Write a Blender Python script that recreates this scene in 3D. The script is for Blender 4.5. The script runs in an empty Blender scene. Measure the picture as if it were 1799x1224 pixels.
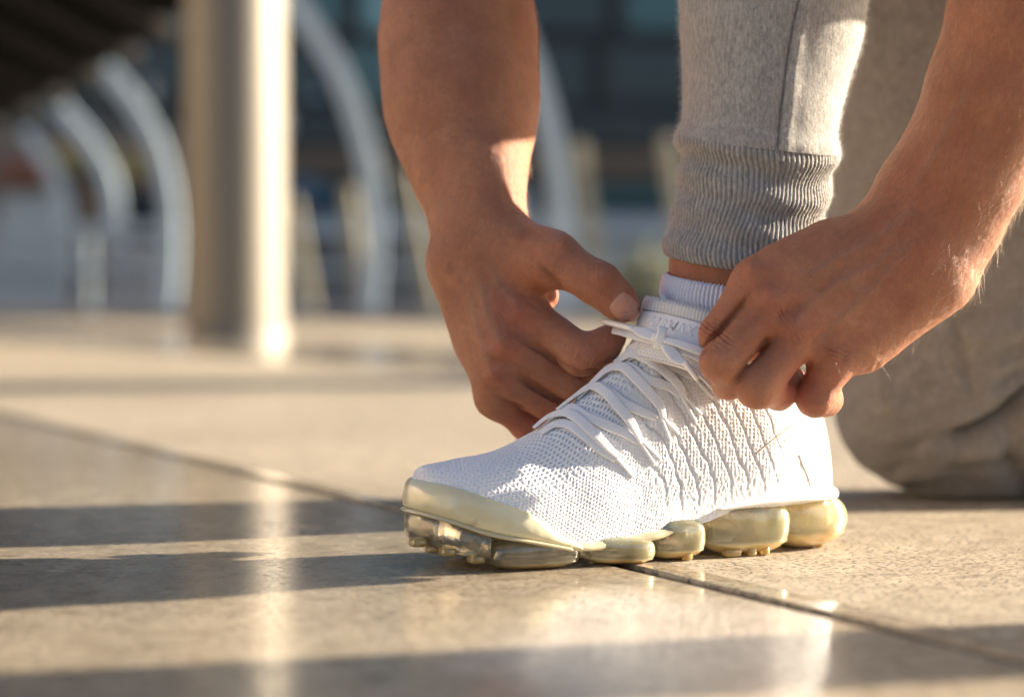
import bpy, bmesh, math, random
import numpy as np
from mathutils import Vector, Matrix
from mathutils.bvhtree import BVHTree

random.seed(7)
RNG = np.random.default_rng(7)
sc = bpy.context.scene
COL = sc.collection
R = math.radians

# ------------------------------------------------------------------ camera
CAM_H = 0.158
PITCH = math.atan(82.0 / 3498.0)
FPX = 3498.0
cam_d = bpy.data.cameras.new("camera")
cam_d.sensor_width = 36.0
cam_d.lens = 70.0
cam_d.clip_start = 0.05
cam_d.clip_end = 2000.0
cam_d.dof.use_dof = True
cam_d.dof.focus_distance = 1.205
cam_d.dof.aperture_fstop = 3.2
cam_d.dof.aperture_blades = 9
cam = bpy.data.objects.new("camera", cam_d)
COL.objects.link(cam)
cam.location = (0, 0, CAM_H)
cam.rotation_euler = (R(90) - PITCH, 0, 0)
sc.camera = cam

# ------------------------------------------------------------------ light
SUN_EL, SUN_AZ = R(20.0), R(16.0)          # azimuth measured from +X towards +Y
world = bpy.data.worlds.new("World")
sc.world = world
world.use_nodes = True
wn = world.node_tree.nodes
wl = world.node_tree.links
wn.clear()
sky = wn.new("ShaderNodeTexSky")
sky.sky_type = 'NISHITA'
sky.sun_disc = False
sky.sun_elevation = SUN_EL
sky.sun_rotation = R(90) - SUN_AZ
sky.air_density = 1.0
sky.dust_density = 2.0
bg = wn.new("ShaderNodeBackground")
bg.inputs['Strength'].default_value = 0.062
wo = wn.new("ShaderNodeOutputWorld")
wl.new(sky.outputs[0], bg.inputs[0])
wl.new(bg.outputs[0], wo.inputs[0])
sun_d = bpy.data.lights.new("sun", 'SUN')
sun_d.energy = 5.0
sun_d.angle = R(0.55)
sun_d.color = (1.0, 0.855, 0.66)
sun = bpy.data.objects.new("sun", sun_d)
COL.objects.link(sun)
SUNV = Vector((math.cos(SUN_EL) * math.cos(SUN_AZ), math.cos(SUN_EL) * math.sin(SUN_AZ), math.sin(SUN_EL)))
sun.rotation_euler = SUNV.to_track_quat('Z', 'Y').to_euler()
sun.location = SUNV * 20
vs = sc.view_settings
vs.view_transform = 'Standard'
vs.look = 'None'
vs.exposure = 1.98
vs.gamma = 1.0
vs.use_curve_mapping = False
sc.render.engine = 'CYCLES'
sc.cycles.use_denoising = True
sc.cycles.sample_clamp_indirect = 6.0
sc.cycles.max_bounces = 14
sc.cycles.transmission_bounces = 12
sc.cycles.transparent_max_bounces = 24

# ------------------------------------------------------------------ helpers
CP, SP = math.cos(PITCH), math.sin(PITCH)


def raydir(px, py):
    x = (px - 899.5) / FPX
    y = (612.0 - py) / FPX
    # camera: right=+X, up=(0,SP,CP), forward=(0,CP,-SP)
    return np.array([x, CP + y * SP, -SP + y * CP])


def P(px, py, d):
    """point of the place seen at a photo pixel, at world depth y = d"""
    r = raydir(px, py)
    return np.array([0, 0, CAM_H]) + r * (d / r[1])


def M(px_len, d):
    return px_len * d / FPX


SO = np.array([0.214, 1.300])
SU = np.array([-math.cos(R(23)), -math.sin(R(23))])     # heel -> toe
SV = np.array([math.sin(R(23)), -math.cos(R(23))])      # towards the outer side of the foot


def W(s, v, w):
    s = np.asarray(s, float); v = np.asarray(v, float); w = np.asarray(w, float)
    s, v, w = np.broadcast_arrays(s, v, w)
    return np.stack([SO[0] + s * SU[0] + v * SV[0], SO[1] + s * SU[1] + v * SV[1], w], -1)


def S(px, py, v):
    """shoe length and height coordinates of a photo pixel on the upright plane v"""
    r = raydir(px, py)
    t = (v + SO @ SV) / (r[:2] @ SV)
    p = np.array([0, 0, CAM_H]) + r * t
    return float((p[:2] - SO) @ SU), float(p[2])


def interp(x, pts):
    pts = sorted(pts)
    xs = np.array([p[0] for p in pts]); ys = np.array([p[1] for p in pts])
    # monotone-ish smooth interpolation (cubic hermite with limited slopes)
    x = np.clip(np.asarray(x, float), xs[0], xs[-1])
    d = np.diff(ys) / np.maximum(np.diff(xs), 1e-9)
    m = np.zeros(len(xs))
    m[0], m[-1] = d[0], d[-1]
    for i in range(1, len(xs) - 1):
        m[i] = 0 if d[i - 1] * d[i] <= 0 else 2 * d[i - 1] * d[i] / (d[i - 1] + d[i])
    i = np.clip(np.searchsorted(xs, x) - 1, 0, len(xs) - 2)
    hh = xs[i + 1] - xs[i]
    t = (x - xs[i]) / hh
    return ((1 + 2 * t) * (1 - t) ** 2 * ys[i] + t * (1 - t) ** 2 * hh * m[i]
            + t * t * (3 - 2 * t) * ys[i + 1] + t * t * (t - 1) * hh * m[i + 1])


def sstep(a, b, x):
    t = np.clip((np.asarray(x, float) - a) / (b - a), 0, 1)
    return t * t * (3 - 2 * t)


def vnoise(p, scale, seed=0):
    """smooth 3D value noise on an (N,3) array, about -1..1"""
    q = np.asarray(p) * scale + seed * 17.31
    i = np.floor(q).astype(np.int64); f = q - i
    f = f * f * (3 - 2 * f)

    def hsh(a, b, c):
        n = (a * 73856093) ^ (b * 19349663) ^ (c * 83492791)
        n = (n ^ (n >> 13)) * 1274126177 & 0x7fffffff
        return (n % 100003) / 50001.5 - 1
    r = 0
    for a in (0, 1):
        for b in (0, 1):
            for c in (0, 1):
                wgt = (f[..., 0] if a else 1 - f[..., 0]) * (f[..., 1] if b else 1 - f[..., 1]) * (f[..., 2] if c else 1 - f[..., 2])
                r = r + wgt * hsh(i[..., 0] + a, i[..., 1] + b, i[..., 2] + c)
    return r


def link(name, mesh, mat=None, parent=None):
    o = bpy.data.objects.new(name, mesh)
    COL.objects.link(o)
    if mat is not None:
        mesh.materials.append(mat)
    if parent is not None:
        o.parent = parent
    return o


def np_mesh(name, v, f, mat=None, parent=None, smooth=True, attrs=None, uv=None):
    """one mesh object out of numpy arrays; faces all quads or all triangles"""
    v = np.asarray(v, np.float32); f = np.asarray(f, np.int32)
    me = bpy.data.meshes.new(name)
    k = f.shape[1]
    me.vertices.add(len(v)); me.vertices.foreach_set("co", v.ravel())
    me.loops.add(f.size); me.loops.foreach_set("vertex_index", f.ravel())
    me.polygons.add(len(f))
    me.polygons.foreach_set("loop_start", np.arange(0, f.size, k, dtype=np.int32))
    me.update(calc_edges=True)
    me.polygons.foreach_set("use_smooth", np.full(len(f), smooth))
    for n, a in (attrs or {}).items():
        at = me.attributes.new(n, 'FLOAT', 'POINT')
        at.data.foreach_set("value", np.asarray(a, np.float32).ravel())
    me.validate()
    return link(name, me, mat, parent)


def grid_faces(n, m, close_m=False, flip=False):
    i = np.arange(n - 1)[:, None]
    j = np.arange(m if close_m else m - 1)[None, :]
    j2 = (j + 1) % m
    a = i * m + j; b = (i + 1) * m + j; c = (i + 1) * m + j2; d = i * m + j2
    f = np.stack([a, b, c, d], -1).reshape(-1, 4)
    return f[:, ::-1] if flip else f


def grid_normals(G, close_m=False):
    du = np.gradient(G, axis=0)
    if close_m:
        dv = (np.roll(G, -1, 1) - np.roll(G, 1, 1)) / 2
    else:
        dv = np.gradient(G, axis=1)
    n = np.cross(du, dv)
    return n / np.maximum(np.linalg.norm(n, axis=-1, keepdims=True), 1e-12)


def empty(name, loc, label, cat, group=None):
    o = bpy.data.objects.new(name, None)
    o.empty_display_size = 0.05
    COL.objects.link(o)
    o.location = loc
    tag(o, label, cat, group)
    return o


def tag(o, label=None, cat=None, group=None, kind=None):
    if label: o['label'] = label
    if cat: o['category'] = cat
    if group: o['group'] = group
    if kind: o['kind'] = kind
    return o


def adopt(child, parent):
    """parent while keeping the world position (parents carry only a location)"""
    child.parent = parent
    child.matrix_parent_inverse = Matrix.Translation(parent.location).inverted()
    return child


def box(bm, c, s, rz=0.0, rx=0.0, ry=0.0, bevel=0.0):
    r = bmesh.ops.create_cube(bm, size=1.0)
    vs_ = r['verts']
    if bevel:
        bmesh.ops.scale(bm, vec=s, verts=vs_)
        es = list({e for v in vs_ for e in v.link_edges})
        rr = bmesh.ops.bevel(bm, geom=es, offset=bevel, segments=2, affect='EDGES', profile=0.5)
        vs_ = list({v for f in rr['faces'] for v in f.verts} | {v for v in vs_ if v.is_valid})
    else:
        bmesh.ops.scale(bm, vec=s, verts=vs_)
    m = Matrix.Translation(c) @ Matrix.Rotation(rz, 4, 'Z') @ Matrix.Rotation(ry, 4, 'Y') @ Matrix.Rotation(rx, 4, 'X')
    bmesh.ops.transform(bm, matrix=m, verts=vs_)


def bm_obj(name, bm, mat, parent=None, smooth=False):
    me = bpy.data.meshes.new(name)
    bmesh.ops.recalc_face_normals(bm, faces=bm.faces)
    bm.to_mesh(me); bm.free()
    if smooth:
        me.polygons.foreach_set("use_smooth", np.ones(len(me.polygons), bool))
    return link(name, me, mat, parent)


def catmull(pts, step):
    pts = np.asarray(pts, float)
    p = np.vstack([2 * pts[0] - pts[1], pts, 2 * pts[-1] - pts[-2]])
    out = []
    for i in range(1, len(p) - 2):
        n = max(2, int(np.linalg.norm(p[i + 1] - p[i]) / step))
        t = np.linspace(0, 1, n, endpoint=False)[:, None]
        out.append(0.5 * (2 * p[i] + (p[i + 1] - p[i - 1]) * t + (2 * p[i - 1] - 5 * p[i] + 4 * p[i + 1] - p[i + 2]) * t ** 2
                          + (3 * p[i] - p[i - 1] - 3 * p[i + 1] + p[i + 2]) * t ** 3))
    out.append(p[-2][None])
    return np.vstack(out)


def tube_arrays(pts, radii, n=12):
    """closed-ended tube along pts"""
    pts = np.asarray(pts, float); radii = np.broadcast_to(np.asarray(radii, float), (len(pts),))
    t = np.gradient(pts, axis=0); t /= np.linalg.norm(t, axis=1, keepdims=True)
    ref = np.array([0.31, 0.17, 0.93])
    a = np.cross(t, ref); a /= np.linalg.norm(a, axis=1, keepdims=True)
    b = np.cross(t, a)
    ang = np.linspace(0, 2 * math.pi, n, endpoint=False)
    G = pts[:, None] + radii[:, None, None] * (a[:, None] * np.cos(ang)[None, :, None] + b[:, None] * np.sin(ang)[None, :, None])
    v = G.reshape(-1, 3)
    f = grid_faces(len(pts), n, True)
    v = np.vstack([v, pts[0], pts[-1]])
    i0, i1 = len(v) - 2, len(v) - 1
    k = np.arange(n); k2 = (k + 1) % n
    c0 = np.stack([k, k2, np.full(n, i0), np.full(n, i0)], 1)
    o = (len(pts) - 1) * n
    c1 = np.stack([o + k2, o + k, np.full(n, i1), np.full(n, i1)], 1)
    return v, f, c0[:, :3], c1[:, :3]


def tube(name, pts, radii, mat, parent=None, n=12):
    v, f, c0, c1 = tube_arrays(pts, radii, n)
    tri = np.vstack([f[:, [0, 1, 2]], f[:, [0, 2, 3]], c0, c1])
    return np_mesh(name, v, tri, mat, parent)


# ------------------------------------------------------------------ implicit surfaces
class Field:
    def __init__(s, lo, hi, h):
        s.h = h; s.lo = np.asarray(lo, float)
        n = np.ceil((np.asarray(hi) - s.lo) / h).astype(int) + 1
        s.n = n
        s.ax = [(s.lo[i] + h * np.arange(n[i])).astype(np.float32) for i in range(3)]

    def new(s):
        return np.full(tuple(s.n), 0.06, np.float32)

    def _sub(s, lo, hi, pad):
        sl = []
        for i in range(3):
            a = int(max(0, math.floor((lo[i] - pad - s.lo[i]) / s.h)))
            b = int(min(s.n[i], math.ceil((hi[i] + pad - s.lo[i]) / s.h) + 1))
            if b <= a: return None
            sl.append(slice(a, b))
        return tuple(sl)

    def cap(s, F, a, b, r1, r2=None, k=0.0, pad=0.016, squash=None, sub=False):
        """smooth union (or carve) of a tapered capsule; squash=(dir, factor) flattens across dir"""
        a = np.asarray(a, float); b = np.asarray(b, float); r2 = r1 if r2 is None else r2
        rm = max(r1, r2)
        sl = s._sub(np.minimum(a, b) - rm, np.maximum(a, b) + rm, pad + k)
        if sl is None: return
        X = s.ax[0][sl[0]][:, None, None]; Y = s.ax[1][sl[1]][None, :, None]; Z = s.ax[2][sl[2]][None, None, :]
        ab = b - a; L2 = float(ab @ ab) + 1e-12
        px, py, pz = X - np.float32(a[0]), Y - np.float32(a[1]), Z - np.float32(a[2])
        t = np.clip((px * np.float32(ab[0]) + py * np.float32(ab[1]) + pz * np.float32(ab[2])) / np.float32(L2), 0, 1)
        dx = px - t * np.float32(ab[0]); dy = py - t * np.float32(ab[1]); dz = pz - t * np.float32(ab[2])
        q = dx * dx + dy * dy + dz * dz
        if squash is not None:
            n, fac = squash
            n = np.asarray(n, float) / np.linalg.norm(n)
            dn = dx * np.float32(n[0]) + dy * np.float32(n[1]) + dz * np.float32(n[2])
            q = q + dn * dn * np.float32(fac * fac - 1)
        d = np.sqrt(np.maximum(q, 0)) - (np.float32(r1) + t * np.float32(r2 - r1))
        if sub:
            G = F[sl]; m = -d
            hh = np.maximum(k - np.abs(G - m), 0) / max(k, 1e-9)
            F[sl] = np.maximum(G, m) + hh * hh * np.float32(k / 4)
        else:
            F[sl] = smin(F[sl], d, k)

    def mesh(s, F):
        return surface_nets(F, s.lo, s.h)


def smin(a, b, k):
    if k <= 0: return np.minimum(a, b)
    hh = np.maximum(np.float32(k) - np.abs(a - b), 0) / np.float32(k)
    return np.minimum(a, b) - hh * hh * np.float32(k / 4)


def surface_nets(F, lo, h):
    nx, ny, nz = F.shape
    ins = F < 0
    cnt = np.zeros((nx - 1, ny - 1, nz - 1), np.int8)
    for a in (0, 1):
        for b in (0, 1):
            for c in (0, 1):
                cnt += ins[a:nx - 1 + a, b:ny - 1 + b, c:nz - 1 + c]
    I = np.argwhere((cnt > 0) & (cnt < 8))
    idx = np.full(cnt.shape, -1, np.int32)
    idx[I[:, 0], I[:, 1], I[:, 2]] = np.arange(len(I))
    cor = [(a, b, c) for a in (0, 1) for b in (0, 1) for c in (0, 1)]
    val = {c: F[I[:, 0] + c[0], I[:, 1] + c[1], I[:, 2] + c[2]] for c in cor}
    acc = np.zeros((len(I), 3)); num = np.zeros(len(I))
    for c in cor:
        for ax in range(3):
            if c[ax] == 0:
                e = list(c); e[ax] = 1; e = tuple(e)
                va, vb = val[c], val[e]
                m = (va < 0) != (vb < 0)
                t = np.where(m, va / np.where(m, va - vb, 1), 0)
                p = np.tile(np.array(c, float), (len(I), 1)); p[:, ax] += t
                acc += p * m[:, None]; num += m
    V = lo + h * (I + acc / num[:, None])
    faces = []
    for ax in range(3):
        u, w_ = (ax + 1) % 3, (ax + 2) % 3
        sa = [slice(None)] * 3; sb = [slice(None)] * 3
        sa[ax] = slice(0, -1); sb[ax] = slice(1, None)
        ia, ib = ins[tuple(sa)], ins[tuple(sb)]
        E = np.argwhere(ia != ib)
        ok = (E[:, u] > 0) & (E[:, w_] > 0) & (E[:, u] < F.shape[u] - 1) & (E[:, w_] < F.shape[w_] - 1)
        E = E[ok]
        fl = ia[E[:, 0], E[:, 1], E[:, 2]]
        q = []
        for du, dw in ((0, 0), (-1, 0), (-1, -1), (0, -1)):
            c = E.copy(); c[:, u] += du; c[:, w_] += dw
            q.append(idx[c[:, 0], c[:, 1], c[:, 2]])
        q = np.stack(q, 1)
        q[~fl] = q[~fl][:, ::-1]
        faces.append(q)
    f = np.vstack(faces)
    f = f[(f >= 0).all(1)]
    return V, f


def vert_normals(v, f):
    n = np.cross(v[f[:, 2]] - v[f[:, 0]], v[f[:, 3]] - v[f[:, 1]])
    out = np.zeros_like(v)
    for k in range(4):
        np.add.at(out, f[:, k], n)
    return out / np.maximum(np.linalg.norm(out, axis=1, keepdims=True), 1e-12)


def relax(v, f, it=2, lam=0.5):
    e = np.vstack([f[:, [0, 1]], f[:, [1, 2]], f[:, [2, 3]], f[:, [3, 0]]])
    deg = np.zeros(len(v)); np.add.at(deg, e[:, 0], 1); np.add.at(deg, e[:, 1], 1)
    for _ in range(it):
        a = np.zeros_like(v)
        np.add.at(a, e[:, 0], v[e[:, 1]]); np.add.at(a, e[:, 1], v[e[:, 0]])
        v = v + lam * (a / np.maximum(deg, 1)[:, None] - v)
    return v


# ------------------------------------------------------------------ materials
class NT:
    def __init__(s, name):
        s.m = bpy.data.materials.new(name); s.m.use_nodes = True
        s.t = s.m.node_tree; s.t.nodes.clear()
        s.out = s.t.nodes.new("ShaderNodeOutputMaterial")
        s.b = s.t.nodes.new("ShaderNodeBsdfPrincipled")
        s.t.links.new(s.b.outputs[0], s.out.inputs[0])
        s.co = s.t.nodes.new("ShaderNodeTexCoord")

    def n(s, t, **kw):
        x = s.t.nodes.new(t)
        for k, v in kw.items():
            if k in x.inputs: s.put(x.inputs[k], v)
            else: setattr(x, k, v)
        return x

    def put(s, inp, v):
        if isinstance(v, bpy.types.NodeSocket): s.t.links.new(v, inp)
        elif isinstance(v, (tuple, list)) and len(v) == 3 and inp.type == 'RGBA': inp.default_value = (*v, 1)
        else: inp.default_value = v

    def set(s, **kw):
        for k, v in kw.items():
            s.put(s.b.inputs[k.replace('_', ' ')], v)
        return s

    def noise(s, scale, detail=4, rough=0.55, vec=None, dist=0.0):
        x = s.n("ShaderNodeTexNoise", Scale=scale, Detail=detail, Roughness=rough, Distortion=dist)
        s.t.links.new(vec or s.co.outputs['Object'], x.inputs['Vector'])
        return x.outputs[0]

    def voro(s, scale, feature='F1', vec=None, out=0):
        x = s.n("ShaderNodeTexVoronoi"); x.feature = feature; x.inputs['Scale'].default_value = scale
        s.t.links.new(vec or s.co.outputs['Object'], x.inputs['Vector'])
        return x.outputs[out]

    def ramp(s, fac, stops):
        x = s.n("ShaderNodeValToRGB")
        e = x.color_ramp.elements
        while len(e) < len(stops): e.new(0.5)
        for i, (p, c) in enumerate(stops):
            e[i].position = p
            e[i].color = (c, c, c, 1) if isinstance(c, (int, float)) else (*c, 1)
        s.t.links.new(fac, x.inputs[0])
        return x.outputs[0]

    def mix(s, fac, a, b, mode='MIX'):
        x = s.n("ShaderNodeMix"); x.data_type = 'RGBA'; x.blend_type = mode
        s.put(x.inputs[0], fac); s.put(x.inputs[6], a); s.put(x.inputs[7], b)
        return x.outputs[2]

    def math(s, op, a, b=0.0):
        x = s.n("ShaderNodeMath"); x.operation = op
        s.put(x.inputs[0], a); s.put(x.inputs[1], b)
        return x.outputs[0]

    def attr(s, name):
        x = s.n("ShaderNodeAttribute"); x.attribute_name = name
        return x.outputs['Fac']

    def bump(s, h, dist, strength=1.0, prev=None):
        x = s.n("ShaderNodeBump"); x.inputs['Distance'].default_value = dist; x.inputs['Strength'].default_value = strength
        s.t.links.new(h, x.inputs['Height'])
        if prev is not None: s.t.links.new(prev, x.inputs['Normal'])
        return x.outputs[0]


def simple(name, col, rough=0.5, metal=0.0, spec=0.5, noise=None):
    t = NT(name)
    c = col
    if noise:
        sc_, amt = noise
        c = t.mix(t.noise(sc_, 5), tuple(x * (1 - amt) for x in col), tuple(min(1, x * (1 + amt)) for x in col))
    t.set(Base_Color=c, Roughness=rough, Metallic=metal, Specular_IOR_Level=spec)
    return t.m


def granite(name, rlo, rhi, pits):
    t = NT(name)
    v = t.co.outputs['Object']
    big = t.noise(2.5, 3)
    mid = t.mix(0.4, t.noise(95, 5, 0.7), t.noise(34, 4, 0.6))
    fine = t.noise(420, 4, 0.7)
    c = t.ramp(mid, [(0.36, (0.28, 0.225, 0.155)), (0.5, (0.45, 0.38, 0.285)), (0.66, (0.60, 0.52, 0.40))])
    sp = t.ramp(t.noise(260, 3, 0.6), [(0.36, 0.0), (0.46, 1.0)])
    c = t.mix(sp, (0.15, 0.13, 0.10), c)
    c = t.mix(t.ramp(big, [(0.3, 0.0), (0.7, 1.0)]), t.mix(1.0, c, (0.76, 0.75, 0.74), 'MULTIPLY'), c)
    oi = t.n("ShaderNodeObjectInfo")
    c = t.mix(1.0, c, t.ramp(oi.outputs['Random'], [(0.0, 0.86), (1.0, 1.0)]), 'MULTIPLY')
    st = t.ramp(t.noise(7, 5, 0.6, dist=1.0), [(0.60, 0.0), (0.74, 0.45)])
    c = t.mix(st, c, (0.20, 0.165, 0.12))
    pit = t.ramp(t.noise(260, 4, 0.75), [(0.32, 0.0), (0.46, 1.0)])
    b = t.bump(pit, 0.0012 * pits, 1.0)
    b = t.bump(fine, 0.0005 * pits + 0.00001, 0.7, b)
    rg = t.n("ShaderNodeMapRange"); t.put(rg.inputs[0], t.noise(30, 5)); rg.inputs[1].default_value = 0.3; rg.inputs[2].default_value = 0.7
    rg.inputs[3].default_value = rlo; rg.inputs[4].default_value = rhi
    t.set(Base_Color=c, Roughness=rg.outputs[0], Normal=b, Specular_IOR_Level=0.5)
    return t.m


M_polished = granite("polished_granite", 0.06, 0.17, 0.05)
M_flamed = granite("flamed_granite", 0.38, 0.6, 1.7)
M_joint = simple("joint_sealant", (0.05, 0.048, 0.045), 0.18)
M_asphalt = simple("asphalt", (0.05, 0.05, 0.052), 0.85, noise=(8, 0.3))


def skin_mat():
    t = NT("skin")
    red = t.attr("red")
    n1 = t.noise(45, 4, 0.6)
    n2 = t.noise(260, 3, 0.6)
    c = t.mix(t.ramp(n1, [(0.3, 0.0), (0.7, 1.0)]), (0.37, 0.145, 0.075), (0.53, 0.240, 0.135))
    c = t.mix(t.math('MULTIPLY', red, 0.75), c, (0.52, 0.125, 0.08))
    fr = t.ramp(t.noise(520, 2, 0.5), [(0.60, 0.0), (0.70, 0.55)])
    c = t.mix(fr, c, (0.27, 0.12, 0.07))
    c = t.mix(t.ramp(n2, [(0.35, 0.45), (0.65, 0.0)]), c, (0.33, 0.13, 0.08))
    vein = t.attr("vein")
    c = t.mix(t.math('MULTIPLY', vein, 0.30), c, (0.30, 0.20, 0.16))
    cell = t.voro(900, 'DISTANCE_TO_EDGE')
    b = t.bump(t.ramp(cell, [(0.0, 0.0), (0.12, 1.0)]), 0.0003, 0.9)
    b = t.bump(t.noise(420, 5, 0.7), 0.0009, 0.9, b)
    b = t.bump(t.noise(120, 3, 0.6), 0.0012, 0.6, b)
    t.set(Base_Color=c, Roughness=t.ramp(n2, [(0.3, 0.40), (0.7, 0.56)]), Specular_IOR_Level=0.42, Normal=b,
          Subsurface_Weight=0.55, Subsurface_Radius=(1.0, 0.30, 0.14), Subsurface_Scale=0.0045)
    return t.m


def cloth_grey(name, lo=(0.22, 0.21, 0.20), hi=(0.66, 0.635, 0.60), scale=0.6):
    t = NT(name)
    mp = t.n("ShaderNodeMapping"); t.t.links.new(t.co.outputs['Object'], mp.inputs[0]); mp.inputs['Scale'].default_value = (1, 1, 0.35)
    a = t.noise(900 * scale, 5, 0.75, mp.outputs[0])
    c = t.ramp(a, [(0.28, lo), (0.52, tuple((x + y) / 2 for x, y in zip(lo, hi))), (0.72, hi)])
    c = t.mix(t.ramp(t.noise(90, 3), [(0.35, 0.0), (0.7, 0.25)]), c, tuple(x * 0.75 for x in lo))
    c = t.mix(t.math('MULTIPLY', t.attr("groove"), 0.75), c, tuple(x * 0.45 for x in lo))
    b = t.bump(t.noise(1300 * scale, 5, 0.8), 0.0014, 1.0)
    b = t.bump(t.noise(220, 4, 0.6), 0.0012, 0.6, b)
    t.set(Base_Color=c, Roughness=0.95, Specular_IOR_Level=0.15, Normal=b, Sheen_Weight=0.35, Sheen_Roughness=0.5)
    return t.m


def knit_mat(name, yarn, gap, bump_scale=1500):
    t = NT(name)
    h = t.attr("hole")
    c = t.mix(h, yarn, gap)
    c = t.mix(t.ramp(t.noise(25, 4), [(0.4, 0.0), (0.75, 0.14)]), c, (0.55, 0.50, 0.42))
    b = t.bump(t.noise(bump_scale, 4, 0.7), 0.0005, 0.8)
    t.set(Base_Color=c, Roughness=0.85, Specular_IOR_Level=0.25, Normal=b, Sheen_Weight=0.15)
    return t.m


def air_mat(name, tint, milky, rough, dirt=0.25, back=0.6, sss=False):
    """clear or milky thin moulded wall: lets the light through, scatters some, mirrors at a glance"""
    t = NT(name)
    n = t.noise(60, 4, 0.6)
    col = t.mix(t.ramp(n, [(0.3, 0.0), (0.75, dirt)]), tint, tuple(x * y for x, y in zip(tint, (0.80, 0.70, 0.48))))
    b = t.bump(t.noise(160, 3, 0.5), 0.0006, 0.35)
    b = t.bump(t.noise(32, 2, 0.5), 0.010, 0.45, b)
    base = t.attr("base")
    col = t.mix(t.math('MULTIPLY', base, 0.7), col, (0.85, 0.60, 0.22))
    scr = t.ramp(t.noise(500, 3, 0.6, dist=4.0), [(0.60, 0.0), (0.68, 1.0)])
    if milky > .85:
        col = t.mix(t.ramp(t.noise(48, 2, 0.5), [(0.66, 0.0), (0.74, 0.75)]), col, (0.30, 0.22, 0.12))
    d = t.n("ShaderNodeBsdfDiffuse"); t.put(d.inputs[0], col); t.put(d.inputs['Normal'], b)
    tr = t.n("ShaderNodeBsdfTranslucent"); t.put(tr.inputs[0], col)
    m1 = t.n("ShaderNodeMixShader"); m1.inputs[0].default_value = back
    t.t.links.new(d.outputs[0], m1.inputs[1]); t.t.links.new(tr.outputs[0], m1.inputs[2])
    if sss:
        pb_ = t.n("ShaderNodeBsdfPrincipled"); t.put(pb_.inputs['Base Color'], col); pb_.inputs['Subsurface Weight'].default_value = 1.0
        pb_.inputs['Subsurface Radius'].default_value = (1.0, 0.80, 0.48); pb_.inputs['Subsurface Scale'].default_value = 0.014
        pb_.inputs['Roughness'].default_value = rough; t.put(pb_.inputs['Normal'], b)
        m1 = pb_
    tp = t.n("ShaderNodeBsdfTransparent"); t.put(tp.inputs[0], t.mix(0.35, (1.0, 1.0, 1.0), col))
    m2 = t.n("ShaderNodeMixShader")
    lw = t.n("ShaderNodeLayerWeight"); lw.inputs[0].default_value = 0.35
    # walls seen edge-on are thicker, hence milkier
    t.put(m2.inputs[0], t.math('MINIMUM', t.math('ADD', t.math('ADD', milky, t.math('MULTIPLY', lw.outputs['Facing'], 0.50)), t.math('ADD', t.math('MULTIPLY', scr, 0.18), t.math('MULTIPLY', base, 0.42))), 1.0))
    rf = t.n("ShaderNodeBsdfRefraction"); t.put(rf.inputs[0], t.mix(0.35, (1.0, 1.0, 1.0), col)); rf.inputs['IOR'].default_value = 1.25; rf.inputs['Roughness'].default_value = 0.02; t.put(rf.inputs['Normal'], b)
    mr = t.n("ShaderNodeMixShader"); mr.inputs[0].default_value = 0.40
    t.t.links.new(tp.outputs[0], mr.inputs[1]); t.t.links.new(rf.outputs[0], mr.inputs[2])
    t.t.links.new(mr.outputs[0], m2.inputs[1]); t.t.links.new(m1.outputs[0], m2.inputs[2])
    gl = t.n("ShaderNodeBsdfGlossy"); gl.inputs[0].default_value = (1, 1, 1, 1); gl.inputs[1].default_value = rough
    t.put(gl.inputs['Normal'], b)
    fr = t.n("ShaderNodeFresnel"); fr.inputs[0].default_value = 1.8; t.put(fr.inputs['Normal'], b)
    m3 = t.n("ShaderNodeMixShader"); t.t.links.new(fr.outputs[0], m3.inputs[0])
    t.t.links.new(m2.outputs[0], m3.inputs[1]); t.t.links.new(gl.outputs[0], m3.inputs[2])
    t.t.links.new(m3.outputs[0], t.out.inputs[0])
    return t.m


M_skin = skin_mat()
M_fleece = cloth_grey("grey_fleece")
M_rib = cloth_grey("grey_rib_knit")
M_knee = cloth_grey("grey_fleece_worn_shaded", (0.165, 0.152, 0.138), (0.375, 0.35, 0.32), 0.4)  # worn copy of the trouser grey, darkened for the kneeling leg's shade
M_knit = knit_mat("white_knit", (0.83, 0.83, 0.85), (0.42, 0.45, 0.51))
M_lace = knit_mat("white_lace", (0.86, 0.86, 0.88), (0.70, 0.71, 0.77), 1200)
M_sock = knit_mat("white_sock", (0.82, 0.80, 0.85), (0.50, 0.47, 0.58), 1400)
M_white = simple("white_synthetic", (0.82, 0.81, 0.79), 0.45, noise=(40, 0.03))
M_label = simple("white_rubber_label", (0.78, 0.78, 0.82), 0.4)
M_band = knit_mat("cream_woven_band", (0.80, 0.79, 0.74), (0.55, 0.54, 0.50), 1600)
M_aglet = simple("white_aglet", (0.80, 0.79, 0.78), 0.22)
M_stitch = simple("tan_stitching", (0.55, 0.43, 0.28), 0.7)
M_cage = air_mat("cream_translucent_rubber", (0.86, 0.80, 0.54), 0.90, 0.24, 0.35, 0.25)
M_air = air_mat("clear_air_cushion", (1.0, 0.88, 0.56), 0.10, 0.12, 0.45, 0.6, True)
M_airdark = air_mat("shaded_air_cushion", (0.92, 0.85, 0.62), 0.20, 0.09, 0.6, 0.65)  # greyer copy of the air cushion, with the forefoot's shade in its colour
M_plate = air_mat("yellowed_plate", (0.92, 0.84, 0.58), 0.8, 0.2, 0.3, 0.4)
M_amber = air_mat("amber_rubber", (0.85, 0.62, 0.18), 0.6, 0.25, 0.4)
M_nail = None
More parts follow.
